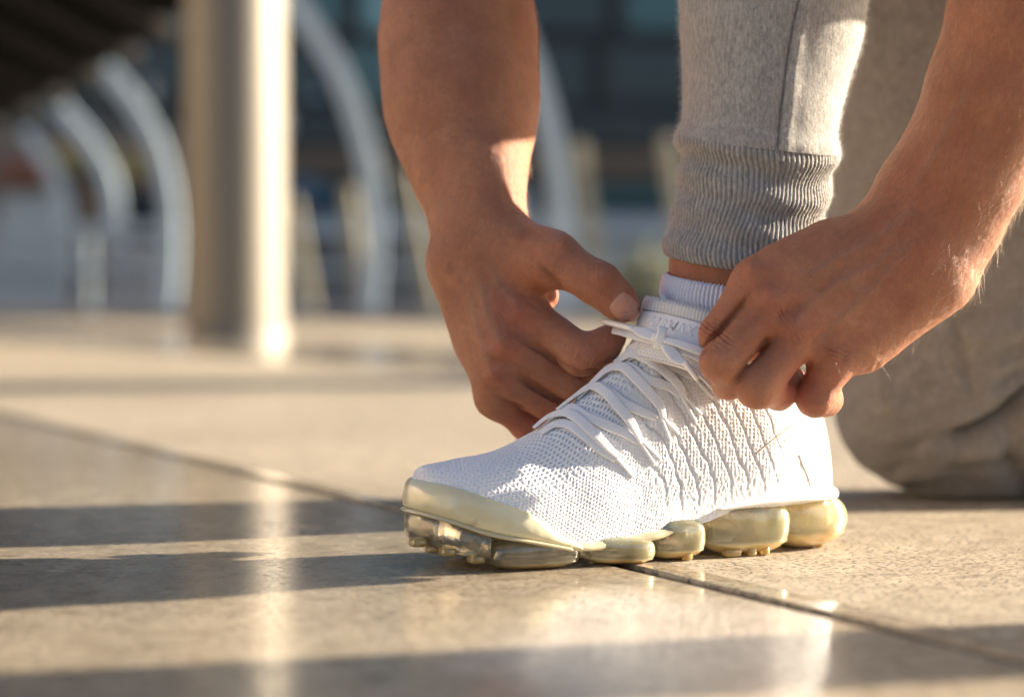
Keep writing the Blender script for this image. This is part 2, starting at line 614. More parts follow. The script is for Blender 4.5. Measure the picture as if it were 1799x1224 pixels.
def nail_mat():
    t = NT("fingernail")
    t.set(Base_Color=t.mix(t.attr('tip'), t.mix(t.ramp(t.noise(60, 2), [(0.3, 0.0), (0.7, 1.0)]), (0.47, 0.215, 0.155), (0.54, 0.275, 0.205)), (0.66, 0.46, 0.35)), Roughness=0.28, Subsurface_Weight=0.4,
          Subsurface_Radius=(1.0, 0.3, 0.2), Subsurface_Scale=0.002, Specular_IOR_Level=0.55)
    return t.m
M_nail = nail_mat()

# ------------------------------------------------------------------ the plaza
JE = np.array([0.4426, -0.8967]); JP = np.array([0.8967, 0.4426]); J0 = np.array([-0.7106, 2.7635])
ground = bpy.data.objects.new("plaza_ground", None); COL.objects.link(ground)
tag(ground, kind='structure')
bm = bmesh.new()
box(bm, (0, 60, -0.06), (400, 400, 0.1155))
o = bm_obj("joint_filler", bm, M_joint, ground)
SW, SL, GAP = 1.2, 2.4, 0.013
slab_me = []
for mat in (M_polished, M_flamed):
    bm = bmesh.new()
    box(bm, (0, 0, -0.02), (SW - GAP, SL - GAP, 0.04), bevel=0.0012)
    me = bpy.data.meshes.new("paving_slab"); bm.to_mesh(me); bm.free(); me.materials.append(mat)
    slab_me.append(me)
ang = math.atan2(JP[1], JP[0])
for i in range(-7, 9):
    for j in range(-6, 5):
        a = (i + 0.5) * SW; b = -0.1 + (j + 0.5) * SL
        c = J0 + JP * a + JE * b
        if c[1] < -1.5 or c[1] > 16.3 or abs(c[0]) > 7.5 + 0.1 * c[1]: continue
        pol = (i == -1 and j in (0, 1)) or ((i * 7 + j * 3) % 3 == 1 and i != 0)
        o = bpy.data.objects.new("paving_slab", slab_me[0 if pol else 1]); COL.objects.link(o)
        o.parent = ground
        o.location = (c[0], c[1], random.uniform(-0.0004, 0.0004)); o.rotation_euler = (0, 0, ang + (math.pi if random.random() < .5 else 0))
bm = bmesh.new()
box(bm, (0, 17.2 + 20, 0.003), (160, 40, 0.03))
tag(bm_obj("street", bm, M_asphalt), kind='structure')
bm = bmesh.new()
box(bm, (0, 16.0, 0.03), (60, 0.5, 0.14), bevel=0.02)
tag(bm_obj("stone_kerb", bm, simple("grey_stone", (0.22, 0.22, 0.22), 0.7, noise=(12, 0.2))), kind='structure')

bm = bmesh.new(); box(bm, (0, 0, 0.0), (0.021, 5.2, 0.003), bevel=0.0006)
o = bm_obj("joint_strip", bm, granite("honed_dark_granite", 0.04, 0.09, 0.01), ground)
_c = J0 + JE * 1.0 + JP * 0.0175
o.location = (_c[0], _c[1], -0.0010); o.rotation_euler = (0, 0, ang)

# brushed steel column
def steel(name, rough, col=(0.62, 0.58, 0.52)):
    t = NT(name)
    mp = t.n("ShaderNodeMapping"); t.t.links.new(t.co.outputs['Object'], mp.inputs[0]); mp.inputs['Scale'].default_value = (1, 1, 0.02)
    b = t.bump(t.noise(180, 3, 0.6, mp.outputs[0]), 0.0006, 0.4)
    t.set(Base_Color=col, Metallic=0.92, Roughness=t.ramp(t.noise(90, 3, 0.6, mp.outputs[0]), [(0.3, rough), (0.7, rough + 0.12)]), Normal=b)
    return t.m
M_steel = steel("brushed_steel", 0.55, (0.200, 0.186, 0.164))


def column(x, y, r, h, label, group):
    t = empty("steel_column", (x, y, 0), label, "column", group)
    n = 64
    a = np.linspace(0, 2 * math.pi, n, endpoint=False)
    prof = [(r, 0.0), (r, h)]
    G = np.array([[(rr * math.cos(k), rr * math.sin(k), z) for k in a] for rr, z in [(r, 0.02), (r, h * 0.5), (r, h)]])
    np_mesh("shaft", G.reshape(-1, 3), grid_faces(3, n, True, True), M_steel, t)
    pc = [(r + 0.001, 0.05), (r + 0.012, 0.045), (r + 0.014, 0.0)]
    G = np.array([[(rr * math.cos(k), rr * math.sin(k), z) for k in a] for rr, z in pc[::-1]])
    np_mesh("base_collar", G.reshape(-1, 3), grid_faces(3, n, True, True), M_steel, t)
    return t

cx, cy, _ = P(414, 600, 8.0)
column(cx, cy, 0.200, 6.0, "thick brushed steel column standing on the sunlit paving in view", "steel columns of the walkway")
o = column(2.95, 4.78, 0.200, 6.0, "brushed steel column standing off to the right of the crouching person", "steel columns of the walkway")
# slim post off to the right whose shade crosses the near paving
t = empty("handrail_post", (1.35, 1.225, 0), "slim steel post standing to the right of the crouching person", "post")
tube("post_shaft", [(0, 0, 0.012), (0, 0, 1.1)], 0.065, M_steel, t, 32)
tube("base_flange", [(0, 0, 0.0), (0, 0, 0.012)], 0.10, M_steel, t, 32)

# arched ribs of the walkway, behind the plaza edge
M_rib_paint = simple("pale_grey_paint", (0.42, 0.51, 0.59), 0.4, noise=(3, 0.06))
M_strut = simple("beige_painted_steel", (0.34, 0.31, 0.23), 0.5, noise=(4, 0.1))
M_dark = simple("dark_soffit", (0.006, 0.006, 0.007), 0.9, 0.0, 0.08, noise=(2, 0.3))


def arch(path, wpx, d, label, depth=0.14):
    pts = catmull([P(x, y, d) for x, y in path], 0.08)
    wid = M(wpx, d) / 2 * 0.62
    t = np.gradient(pts, axis=0); t /= np.linalg.norm(t, axis=1, keepdims=True)
    nrm = np.cross(t, [0, 1, 0]); nrm /= np.linalg.norm(nrm, axis=1, keepdims=True)
    prof = [(-1, -1), (-.8, -1.0), (.8, -1.0), (1, -.8), (1, .8), (.8, 1), (-.8, 1), (-1, .8)]
    G = np.stack([pts + nrm * (wid * a) + np.array([0, depth / 2 * b, 0]) for a, b in prof], 1)
    base = pts[0].copy(); base[2] = 0
    th = empty("arch_rib", base, label, "arch rib", "curved ribs of the walkway")
    o = np_mesh("rib_beam", G.reshape(-1, 3) - base, grid_faces(len(pts), 8, True), M_rib_paint, th, smooth=False)
    bm = bmesh.new(); box(bm, (0, 0, 0.05), (wid * 3.2, depth * 1.5, 0.10), bevel=0.01)
    bm_obj("base_plate", bm, M_rib_paint, th)
    return th

arch([(648, 566), (655, 450), (654, 340), (632, 230), (596, 130), (552, 55), (500, -20), (430, -95)], 52, 17.0, "pale curved rib just right of the steel column")
arch([(985, 566), (990, 450), (986, 340), (968, 230), (940, 130), (905, 40), (870, -30)], 58, 16.2, "pale curved rib rising behind the far forearm")
arch([(292, 562), (300, 450), (296, 340), (272, 250), (232, 180), (188, 125), (140, 80)], 46, 19.0, "pale curved rib just left of the steel column")
arch([(188, 560), (203, 450), (196, 330), (165, 262), (120, 205), (80, 160)], 42, 21.5, "pale curved rib second to the left of the steel column")
arch([(105, 558), (118, 450), (112, 360), (85, 290), (45, 230)], 34, 24.5, "faint pale curved rib farthest along the row on the left")


def strut(x0, y0, x1, y1, d, w, label):
    a, b = P(x0, y0, d), P(x1, y1, d)
    a[2] = max(a[2], 0.0)
    th = empty("slanted_strut", a, label, "strut", "slanted beige struts behind the ribs")
    dirv = b - a; L = np.linalg.norm(dirv)
    bm = bmesh.new(); box(bm, (0, 0, L / 2), (M(w, d), 0.12, L), bevel=0.015)
    q = Vector(dirv).to_track_quat('Z', 'Y').to_matrix().to_4x4()
    bmesh.ops.transform(bm, matrix=q, verts=bm.verts)
    bm_obj("strut_bar", bm, M_strut, th)
    bm = bmesh.new(); box(bm, (0, 0, 0.03), (M(w, d) * 1.7, 0.22, 0.06), bevel=0.01)
    bm_obj("foot_plate", bm, M_strut, th)

strut(548, 566, 512, 350, 18.0, 34, "beige slanted strut between the steel column and the nearest rib on its right")
strut(642, 568, 612, 330, 18.2, 30, "beige slanted strut standing against the rib right of the column")
strut(765, 566, 712, 300, 18.0, 42, "beige slanted strut left of the far forearm")
strut(1062, 566, 1015, 250, 18.0, 42, "beige slanted strut between the far arm and the grey trouser leg")
strut(1215, 566, 1170, 240, 18.0, 40, "beige slanted strut beside the grey trouser leg")

# rail along the edge
t = empty("guard_rail", (0, 19.6, 0), "low blue grey guard rail running along the street edge", "guard rail")
M_rail = simple("blue_grey_rail", (0.30, 0.37, 0.44), 0.4)
for z, hgt in ((0.86, 0.12), (0.48, 0.07)):
    bm = bmesh.new(); box(bm, (0, 0, z), (36, 0.08, hgt), bevel=0.015); bm_obj("rail", bm, M_rail, t)
pan_c = [M_rail, simple("slate_panel", (0.12, 0.14, 0.17), 0.4), simple("pale_panel", (0.30, 0.33, 0.37), 0.4)]
for k in range(-8, 8):
    if k > 0 and k % 3: continue
    bm = bmesh.new(); box(bm, (k * 2.1 + 1.05, 0.02, 0.40), (1.75, 0.03, 0.66), bevel=0.01); bm_obj("rail_panel", bm, pan_c[(k * 5) % 3], t)
for k in range(-8, 9):
    bm = bmesh.new(); box(bm, (k * 2.1, 0.1, 0.45), (0.09, 0.09, 0.9), bevel=0.01); bm_obj("rail_post", bm, M_rail, t)

# glazed building across the street
M_glass = NT("dark_glass").set(Base_Color=(0.010, 0.022, 0.036), Roughness=0.12, Specular_IOR_Level=0.5).m
M_teal = NT("teal_glass").set(Base_Color=(0.03, 0.095, 0.12), Roughness=0.15, Specular_IOR_Level=0.6).m
M_teal2 = NT("pale_teal_glass").set(Base_Color=(0.13, 0.28, 0.33), Roughness=0.2, Specular_IOR_Level=0.6).m
M_span = simple("charcoal_cladding", (0.016, 0.019, 0.025), 0.5, noise=(1.5, 0.3))
M_brown = simple("brown_cladding", (0.11, 0.085, 0.065), 0.6, noise=(1.5, 0.3))
BD = 31.0
bld = empty("glazed_building", (0, BD, 0), "dark glazed office building with teal windows across the street", "building")
bm = bmesh.new(); box(bm, (0, 5.2, 7.0), (70, 10, 14.0)); bm_obj("wall", bm, M_span, bld)
def yz(py): return P(900, py, BD)[2]
for nm, y0, y1, mat, dp in (("teal_sill_band", 362, 324, M_teal, 0.25), ("brown_fascia", 318, 262, M_brown, 0.45), ("dark_fascia", 258, 196, M_glass, 0.3), ("plinth", 566, 522, M_rail, 0.2),
                            ("parapet_band", 408, 378, M_rail, 0.35)):
    bm = bmesh.new(); z0, z1 = yz(y0), yz(y1)
    box(bm, (0, 0.05, (z0 + z1) / 2), (70, dp, z1 - z0), bevel=0.02); bm_obj(nm, bm, mat, bld)
wcols = [M_glass, M_teal, M_glass, M_glass, M_glass, M_glass, M_glass]
wr = random.Random(3)
for row, (y0, y1) in enumerate(((515, 418), (190, 70), (62, -70), (-80, -220))):
    for k in range(-9, 12):
        bm = bmesh.new(); z0, z1 = yz(y0), yz(y1)
        box(bm, (k * 2.05 + 0.3 * row, 0.12, (z0 + z1) / 2), (1.9, 0.12, z1 - z0), bevel=0.015)
        f = bm_obj("window_frame", bm, M_span, bld)
        if row == 0: mat = M_glass if wr.random() < .8 else M_teal
        elif row == 1: mat = M_glass if wr.random() < .85 or k > -1 else M_teal
        else: mat = wr.choice(wcols) if k > -1 else wr.choice([M_teal, M_teal2, M_glass, M_teal2, M_teal])
        bm = bmesh.new(); box(bm, (k * 2.05 + 0.3 * row, 0.05, (z0 + z1) / 2), (1.74, 0.05, z1 - z0 - 0.16), bevel=0.008)
        bm_obj("pane", bm, mat, f)

# added boxes on the facade, coloured to stand in for blurred highlights and detail
hr = random.Random(11)
blc = [simple("pale_fleck", (0.42, 0.45, 0.48), 0.5), simple("blue_fleck", (0.12, 0.20, 0.30), 0.5), simple("brown_fleck", (0.20, 0.13, 0.09), 0.6), simple("cream_fleck", (0.50, 0.46, 0.36), 0.6)]
for k in range(46):
    x = hr.uniform(-11, 6); z = hr.uniform(0.35, 3.4); w_ = hr.uniform(.12, .55); h_ = hr.uniform(.10, .5)
    bm = bmesh.new(); box(bm, (x, -0.14 - 0.02 * (k % 4), z), (w_, 0.04, h_), bevel=0.012); bm_obj("highlight_fleck", bm, hr.choice(blc), bld)

# unseen sandstone block added at left for tan column reflections and warm bounce
sb = empty("bounce_block", (-30, 4, 0), "unseen tan block added beyond the left edge for warm bounce and column reflections", "building")
M_sand = simple("sandstone", (0.62, 0.49, 0.34), 0.85, noise=(0.8, 0.12))
bm = bmesh.new(); box(bm, (-4, 0, 7), (8, 34, 14)); bm_obj("wall", bm, M_sand, sb)
for r_ in range(4):
    for c_ in range(8):
        bm = bmesh.new(); box(bm, (0.02, -14 + c_ * 4.0, 2.4 + r_ * 3.2), (0.12, 1.3, 1.8), bevel=0.02); bm_obj("window", bm, M_glass, sb)

# unseen dark block added behind the camera to darken column and glass reflections
ob = empty("horizon_blocker", (6, -34, 0), "unseen dark block added behind the viewpoint to darken column and glass reflections", "building")
M_off = simple("dark_stone", (0.075, 0.062, 0.05), 0.7, noise=(0.6, 0.2))
bm = bmesh.new(); box(bm, (0, -5, 4), (90, 10, 8)); bm_obj("wall", bm, M_off, ob)
for r_ in range(2):
    for c_ in range(18):
        bm = bmesh.new(); box(bm, (-42 + c_ * 5.0, 0.02, 2.4 + r_ * 3.4), (3.2, 0.12, 1.9), bevel=0.02); bm_obj("window", bm, M_glass, ob)

# shops at the left end of the street
M_shop = simple("pale_render", (0.13, 0.12, 0.12), 0.8, noise=(1.0, 0.2))
M_red = simple("red_brown_awning", (0.16, 0.065, 0.045), 0.7)
M_yel = simple("ochre_board", (0.22, 0.19, 0.09), 0.7)
SD = 27.0
sx0 = P(-160, 400, SD)[0]; sx1 = P(345, 400, SD)[0]
shop = empty("shop_row", ((sx0 + sx1) / 2, SD, 0), "low row of shops with ochre boards and red brown awning at the far left", "building")
bm = bmesh.new(); box(bm, (0, 1.5, 1.25), (sx1 - sx0, 3.0, 2.5)); bm_obj("wall", bm, M_shop, shop)
def part_px(nm, x0, y0, x1, y1, mat, dp=0.2, par=None):
    a, b = P(x0, y1, SD), P(x1, y0, SD)
    bm = bmesh.new()
    box(bm, ((a[0] + b[0]) / 2 - shop.location.x, -0.05, (a[2] + b[2]) / 2), (b[0] - a[0], dp, b[2] - a[2]), bevel=0.02)
    return bm_obj(nm, bm, mat, par or shop)
part_px("awning", 10, 285, 90, 325, M_red, 0.9)
part_px("sign_board", 88, 255, 150, 310, M_yel, 0.3)
part_px("sign_board", 200, 265, 262, 318, M_yel, 0.3)
part_px("doorway", 140, 320, 185, 520, M_brown, 0.25)
part_px("shop_window", 5, 340, 120, 480, M_rail, 0.25)
part_px("shop_window", 215, 340, 330, 480, M_glass, 0.25)

# dark canopy roof at upper left
can = empty("canopy_roof", P(40, 120, 13.0) * np.array([1, 1, 0]), "dark curved canopy roof overhanging at the upper left", "canopy")
low = catmull([P(-260, 330, 15.0), P(0, 212, 14.0), P(80, 172, 13.2), P(190, 112, 12.2), P(300, 40, 11.2), P(390, -60, 10.4), P(460, -160, 9.6)], 0.15)
up = low + np.array([-1.6, -3.0, 1.9])
mid = (low + up) / 2 + np.array([-.3, -0.3, -0.25])
G = np.stack([low, mid, up, up + np.array([0, 0.1, 0.3]), mid + np.array([0.1, 0.1, 0.35]), low + np.array([0.02, 0.05, 0.22])], 1)
np_mesh("roof_shell", G.reshape(-1, 3) - np.array(can.location), grid_faces(len(low), 6, True), M_dark, can, smooth=False)
for k in range(3, len(low) - 3, max(1, len(low) // 9)):
    pts = np.stack([low[k], mid[k], up[k]]) + np.array([0, -0.05, -0.06]) - np.array(can.location)
    tube("roof_beam", catmull(pts, 0.2), 0.07, simple("beam_grey", (0.012, 0.012, 0.013), 0.8, 0.0, 0.1) if k == 3 else bpy.data.materials["beam_grey"], can, 8)

# planter with a pale shrub, seen between the hand and the cuff
pb = P(1135, 560, 14.0); pb[2] = 0
shr = empty("potted_shrub", pb, "pale green shrub in a dark planter seen between the hands", "shrub")
bm = bmesh.new(); box(bm, (0, 0, 0.09), (0.5, 0.4, 0.18), bevel=0.02); bm_obj("planter", bm, M_span, shr)
lv, lf = [], []
rr = np.random.default_rng(5)
for k in range(900):
    c = rr.normal(size=3); c /= np.linalg.norm(c)
    c = c * (rr.random() ** 0.4) * np.array([0.24, 0.2, 0.20]) + np.array([0, 0, 0.34])
    a = rr.normal(size=3); a /= np.linalg.norm(a); b = np.cross(a, rr.normal(size=3)); b /= np.linalg.norm(b)
    i = len(lv); sz = 0.022 + 0.02 * rr.random()
    lv += [c - a * sz, c + b * sz * .45, c + a * sz, c - b * sz * .45]; lf.append([i, i + 1, i + 2, i + 3])
o = np_mesh("foliage", np.array(lv), np.array(lf), simple("pale_leaf", (0.24, 0.255, 0.19), 0.6), shr, smooth=False); o['kind'] = 'stuff'

# ------------------------------------------------------------------ the shoe
shoe = empty("running_shoe", (*(SO + SU * 0.15), 0), "white knitted running shoe with yellowed clear air cushion sole", "shoe")
TOE = 0.2945
HEEL = 0.0105
# silhouette of the upper, read on the middle plane
ridge = [S(px, py, vv) for px, py, vv in ((722, 846, -.006), (727, 835, -.006), (745, 820, -.006), (785, 812, -.005), (850, 797, -.003), (900, 781, 0), (940, 758, 0),
                                          (985, 723, 0), (1025, 694, 0), (1060, 660, 0), (1090, 632, 0), (1110, 608, 0), (1122, 590, 0))]
Tpts = [(s, w) for s, w in ridge]
Tpts = [q for q in Tpts if q[0] < TOE - .003] + [(TOE - 0.0015, ridge[1][1] - 0.004), (TOE, ridge[0][1] - 0.012)]
s_thr = ridge[-1][0]
Tpts += [(s_thr - 0.012, 0.131), (0.105, 0.130), (0.08, 0.126), (0.055, 0.113), (0.036, 0.101), (HEEL + 0.0135, 0.094), (HEEL + 0.009, 0.080), (HEEL + 0.005, 0.062), (HEEL, 0.030)]
lowb = [S(px, py, vv) for px, py, vv in ((715, 872, 0.0), (800, 880, .030), (870, 915, .040), (930, 940, .045), (990, 952, .046), (1040, 952, .046), (1100, 943, .044), (1180, 927, .040), (1240, 908, .037),
                                         (1280, 892, .036), (1330, 884, .035), (1400, 874, .030), (1440, 868, .022))]
lowb = [q for q in lowb if q[0] < .285] + [(HEEL, lowb[-1][1]), (TOE, lowb[0][1])]
Bpts = [(HEEL, 0.0), (HEEL + 0.0012, .007), (HEEL + .004, .0145), (HEEL + .010, .0225), (HEEL + .02, .0290), (.048, .0345), (.08, .0385), (.12, .0390), (.16, .0405), (.20, .0450), (.235, .0462), (.26, .0430), (.275, .0360), (.285, .0262), (.2905, .0165),
        (.2936, .0070), (TOE, 0.0)]
Cpts = [(0, 0), (.05, 0), (.12, -.001), (.2, .001), (.24, .000), (.28, -.0045), (TOE, -.006)]
npow = [(0, 2.6), (.05, 3.0), (.11, 2.6), (.15, 1.9), (.2, 1.85), (.25, 2.2), (TOE, 2.3)]


def Bf(s): return interp(s, Bpts)
def Cf(s): return interp(s, Cpts)
def Tf(s): return interp(s, Tpts)
def Lf(s): return interp(s, lowb)


def upper_grid(ns, nt):
    u = np.linspace(0, 1, ns)
    s = HEEL + (TOE - HEEL) * (0.80 * u + 0.20 * (0.5 - 0.5 * np.cos(math.pi * u)))
    s = np.clip(s, HEEL + 0.0002, TOE - 0.0002)
    th = np.linspace(-0.10, math.pi + 0.10, nt)
    n = interp(s, npow)
    Bv, Cv, Tv, Lv = Bf(s), Cf(s), Tf(s), Lf(s)
    ct, st = np.cos(th), np.sin(th)
    e = (2.0 / n)[:, None]
    v = Cv[:, None] + Bv[:, None] * np.sign(ct) * np.abs(ct) ** e
    sw = np.sign(st) * np.abs(st) ** e
    H = np.maximum(Tv - Lv, 0.004)[:, None]
    w = Lv[:, None] + H * sw
    # tuck the bottom edge inward a little
    w = np.where(st < 0, Lv[:, None] + 0.03 * st, w)
    return s, th, v, w, W(s[:, None] + 0 * v, v, w)


s0, th0, v0_, w0_, G0 = upper_grid(150, 120)
bvh = BVHTree.FromPolygons([tuple(p) for p in G0.reshape(-1, 3)], [tuple(int(a) for a in q) for q in grid_faces(150, 120)])

NS, NTH = 640, 460
su, thu, vu, wu, G = upper_grid(NS, NTH)
N = grid_normals(G)
cen = W(su, Cf(su), (Tf(su) + Lf(su)) / 2)[:, None]
sgn = np.sign(((G - cen) * N).sum(-1).mean())
N *= sgn
FLIP = sgn < 0
gl = np.concatenate([np.zeros((NS, 1)), np.cumsum(np.linalg.norm(np.diff(G, axis=1), axis=-1), 1)], 1)
ss = su[:, None] + 0 * gl
gt = gl[:, -1:]
gm = gl - gt / 2                                  # distance from the ridge, near side negative
side = np.abs(gm)
wn_ = vnoise(G.reshape(-1, 3), 160, 2).reshape(NS, NTH)
wn2 = vnoise(G.reshape(-1, 3), 700, 4).reshape(NS, NTH)


def stitch(a, b, pa, pb, sharp=1.0):
    """raised yarn between staggered round eyelets: 1 on yarn, 0 in the hole"""
    r = np.floor(b / pb)
    x = (a / pa + 0.5 * (r % 2)) % 1 - 0.5
    y = (b / pb) % 1 - 0.5
    return np.clip((np.sqrt((x * 1.25) ** 2 + (y * 1.15) ** 2) - 0.17) / 0.22, 0, 1) ** sharp


# toe and vamp knit: eyelets grow towards the throat; sides: diagonal channels; heel: smooth
toe_m = sstep(.150, .178, ss + 0.25 * np.clip(side - .05, 0, 1))
size_t = sstep(.29, .20, ss)
kn_toe = stitch(ss + 0.12 * gm + 0.0006 * wn_, gm, 0.0036, 0.0027)
kn_fine = stitch(ss - 0.3 * gm, gm, 0.0024, 0.0020)
hole_toe = (1 - kn_toe) * (0.35 + 0.65 * size_t) * sstep(0.062, 0.035, side) + (1 - kn_fine) * 0.7 * sstep(0.035, 0.062, side) + (1 - kn_fine) * 0.5 * (1 - size_t) * sstep(0.062, 0.035, side)
q = ss + 0.42 * np.minimum(side, 0.10) + 0.0012 * wn_
ch = np.abs(((q / 0.0115) % 1) - 0.5) * 2           # 0 in the channel
chan = np.clip(1 - ch / 0.27, 0, 1) ** 1.2
kn_side = stitch(q + 0, side + .0005 * wn_, 0.0024, 0.0024)
mid_m = (1 - toe_m) * sstep(.055, .085, ss) * sstep(.020, .032, side) * sstep(.006, .030, np.minimum(gl, gt - gl))
hole_mid = np.clip(chan * 0.6 + (1 - kn_side) * 0.6, 0, 1)
thr_m = (1 - toe_m) * (1 - sstep(.020, .032, side)) * sstep(.1, .12, ss)
kn_thr = stitch(gm, ss, 0.0046, 0.0036)
hole = hole_toe * toe_m + hole_mid * mid_m + (1 - kn_thr) * thr_m + 0.12 * (1 - kn_fine) * (1 - toe_m) * (1 - mid_m) * (1 - thr_m)
disp = -0.00085 * hole - 0.0006 * chan * mid_m * (1 - toe_m) + 0.00022 * wn2 + 0.0008 * vnoise(G.reshape(-1, 3), 55, 9).reshape(NS, NTH) * toe_m
# raised toe bumper edge and lateral swell
Gd = G + N * disp[..., None]
np_mesh("knit_upper", Gd.reshape(-1, 3) - np.array(shoe.location), grid_faces(NS, NTH, flip=FLIP), M_knit, shoe, attrs={"hole": np.clip(hole, 0, 1) * (0.55 + 0.45 * np.maximum(thr_m, toe_m * size_t * sstep(.06, .03, side)))})


def on_shoe(px, py, lift=0.0):
    r = raydir(px, py); r /= np.linalg.norm(r)
    h = bvh.ray_cast(Vector((0, 0, CAM_H)), Vector(r))
    if h[0] is None:
        s_, w_ = S(px, py, 0.0)
        h = bvh.find_nearest(Vector(W(s_, 0, w_)))
    n = np.array(h[1]); p = np.array(h[0])
    s_ = (p[:2] - SO) @ SU
    c = W(s_, Cf(s_), (Tf(s_) + Lf(s_)) / 2)
    if n @ (p - c) < 0: n = -n
    return p + n * lift, n


def ribbon(name, pts, nrm, width, thick, mat, parent, step=0.0007, taper=None):
    pts = np.asarray(pts, float)
    k = np.linspace(0, 1, len(pts))
    c = catmull(pts, step)
    kk = np.linspace(0, 1, len(c))
    n = np.stack([np.interp(kk, k, np.asarray(nrm)[:, i]) for i in range(3)], 1)
    t = np.gradient(c, axis=0); t /= np.linalg.norm(t, axis=1, keepdims=True)
    n -= t * (n * t).sum(1, keepdims=True); n /= np.linalg.norm(n, axis=1, keepdims=True)
    b = np.cross(t, n)
    x = np.linspace(-1, 1, 13)
    top = np.stack([x, np.sqrt(np.clip(1 - np.abs(x) ** 3.5, 0, 1))], 1)
    prof = np.vstack([top, (top * [1, -1])[::-1][1:-1]])
    wd = np.full(len(c), width / 2) if taper is None else np.interp(kk, np.linspace(0, 1, len(taper)), taper) / 2
    L = np.concatenate([[0], np.cumsum(np.linalg.norm(np.diff(c, axis=0), axis=1))])
    br = np.sin(2 * math.pi * (L[:, None] / 0.0024 + np.abs(prof[None, :, 0]) * 0.9)) * 0.5 + 0.5
    br *= np.abs(np.sin(prof[None, :, 0] * 2 * math.pi + 0.3)) * 0.6 + 0.4
    G = c[:, None] + b[:, None] * (wd[:, None] * prof[None, :, 0])[..., None] + n[:, None] * ((thick / 2 + 0.00012 * br) * prof[None, :, 1])[..., None]
    nv = len(prof)
    f = grid_faces(len(c), nv, True, True)
    caps = []
    for i0, fl in ((0, False), ((len(c) - 1) * nv, True)):
        for a in range(12):
            b0, b1 = a, a + 1
            c0, c1 = (nv - a) % nv, (nv - a - 1) % nv
            qd = [i0 + b0, i0 + b1, i0 + c1, i0 + c0]
            caps.append(qd if fl else qd[::-1])
    caps = [q for q in caps if len(set(q)) == 4]
    f = np.vstack([f, np.array(caps)])
    hole_ = (1 - br) * 0.55
    off = np.array(parent.location) if parent.parent is None else 0
    return np_mesh(name, G.reshape(-1, 3) - np.array(shoe.location), f, mat, parent, attrs={"hole": hole_})


LW, LT = 0.0072, 0.0013
strands = [
    [(940, 757), (969, 738), (997, 731), (1019, 743), (1040, 763), (1063, 787), (1084, 804)],
    [(950, 762), (977, 748), (1003, 750), (1029, 768), (1054, 790), (1080, 809)],
    [(978, 727), (1003, 718), (1029, 733), (1057, 745), (1092, 760), (1120, 777)],
    [(983, 724), (1014, 700), (1043, 684), (1064, 692), (1086, 718), (1106, 745), (1124, 778)],
    [(1012, 700), (1043, 680), (1069, 689), (1092, 708), (1126, 724), (1154, 735)],
    [(1036, 678), (1072, 654), (1097, 650), (1120, 671), (1140, 693), (1158, 715), (1163, 735)],
    [(1070, 652), (1103, 646), (1137, 668), (1172, 680), (1194, 697)],
    [(1083, 642), (1112, 626), (1137, 633), (1166, 658), (1190, 680), (1198, 698)],
    [(1100, 632), (1124, 624), (1154, 636), (1192, 651), (1217, 664)],
    [(1104, 618), (1132, 608), (1166, 613), (1196, 628), (1224, 642)],
]
for k, st_ in enumerate(strands):
    lift = 0.0016 + (0.0015 if k in (0, 3, 5, 7, 9) else 0.0)
    pn = []
    for i, (a, b) in enumerate(st_):
        l_ = lift if 0 < i < len(st_) - 1 else lift - 0.0008
        pn.append(on_shoe(a, b, l_))
    ribbon("lace_strand", [p for p, n in pn], [n for p, n in pn], LW, LT, M_lace, shoe, taper=[LW] * 6 + [LW * 0.85, LW * 0.55])
# thin cords that hold each lace end
for (a, b), (c, d) in (((1080, 804), (1112, 838)), ((1122, 775), (1150, 815)), ((1128, 778), (1160, 806)), ((1160, 733), (1178, 775)), ((1164, 735), (1192, 762)), ((1196, 696), (1222, 740)), ((1200, 697), (1232, 728)),
                       ((1217, 662), (1252, 700))):
    pts = [on_shoe(a + (c - a) * t_, b + (d - b) * t_, 0.0012 - 0.0012 * t_)[0] for t_ in np.linspace(0, 1, 6)]
    tube("eyelet_cord", catmull(pts - np.array(shoe.location), .001), 0.0010, M_lace, shoe, 8)

# tongue with its woven band and embossed label, a shell curved round the front of the ankle
def tongue_pt(a, b):
    """a across 0..1 (far to near side), b up 0..1"""
    x0, y0, d0 = 1131, 521, 1.2440
    x1, y1, d1 = 1275, 556, 1.2080
    X0, Y0, D0 = 1104, 622, 1.2300
    X1, Y1, D1 = 1262, 668, 1.1990
    px = (x0 + (x1 - x0) * a) * b + (X0 + (X1 - X0) * a) * (1 - b)
    py = (y0 + (y1 - y0) * a) * b + (Y0 + (Y1 - Y0) * a) * (1 - b)
    dd = (d0 + (d1 - d0) * a) * b + (D0 + (D1 - D0) * a) * (1 - b)
    py -= 10 * np.sin(math.pi * np.clip(a * 0.9 + .05, 0, 1)) * 0.5
    dd -= 0.010 * math.sin(math.pi * a) - 0.012 * (max(0, 0.18 - a) / 0.18) ** 2 - 0.010 * max(0, (b - .93) / .07) ** 2
    px += 4 * (max(0, b - .9) / .1) ** 2 * (1 if a < .2 else 0)
    return P(px, py, dd)


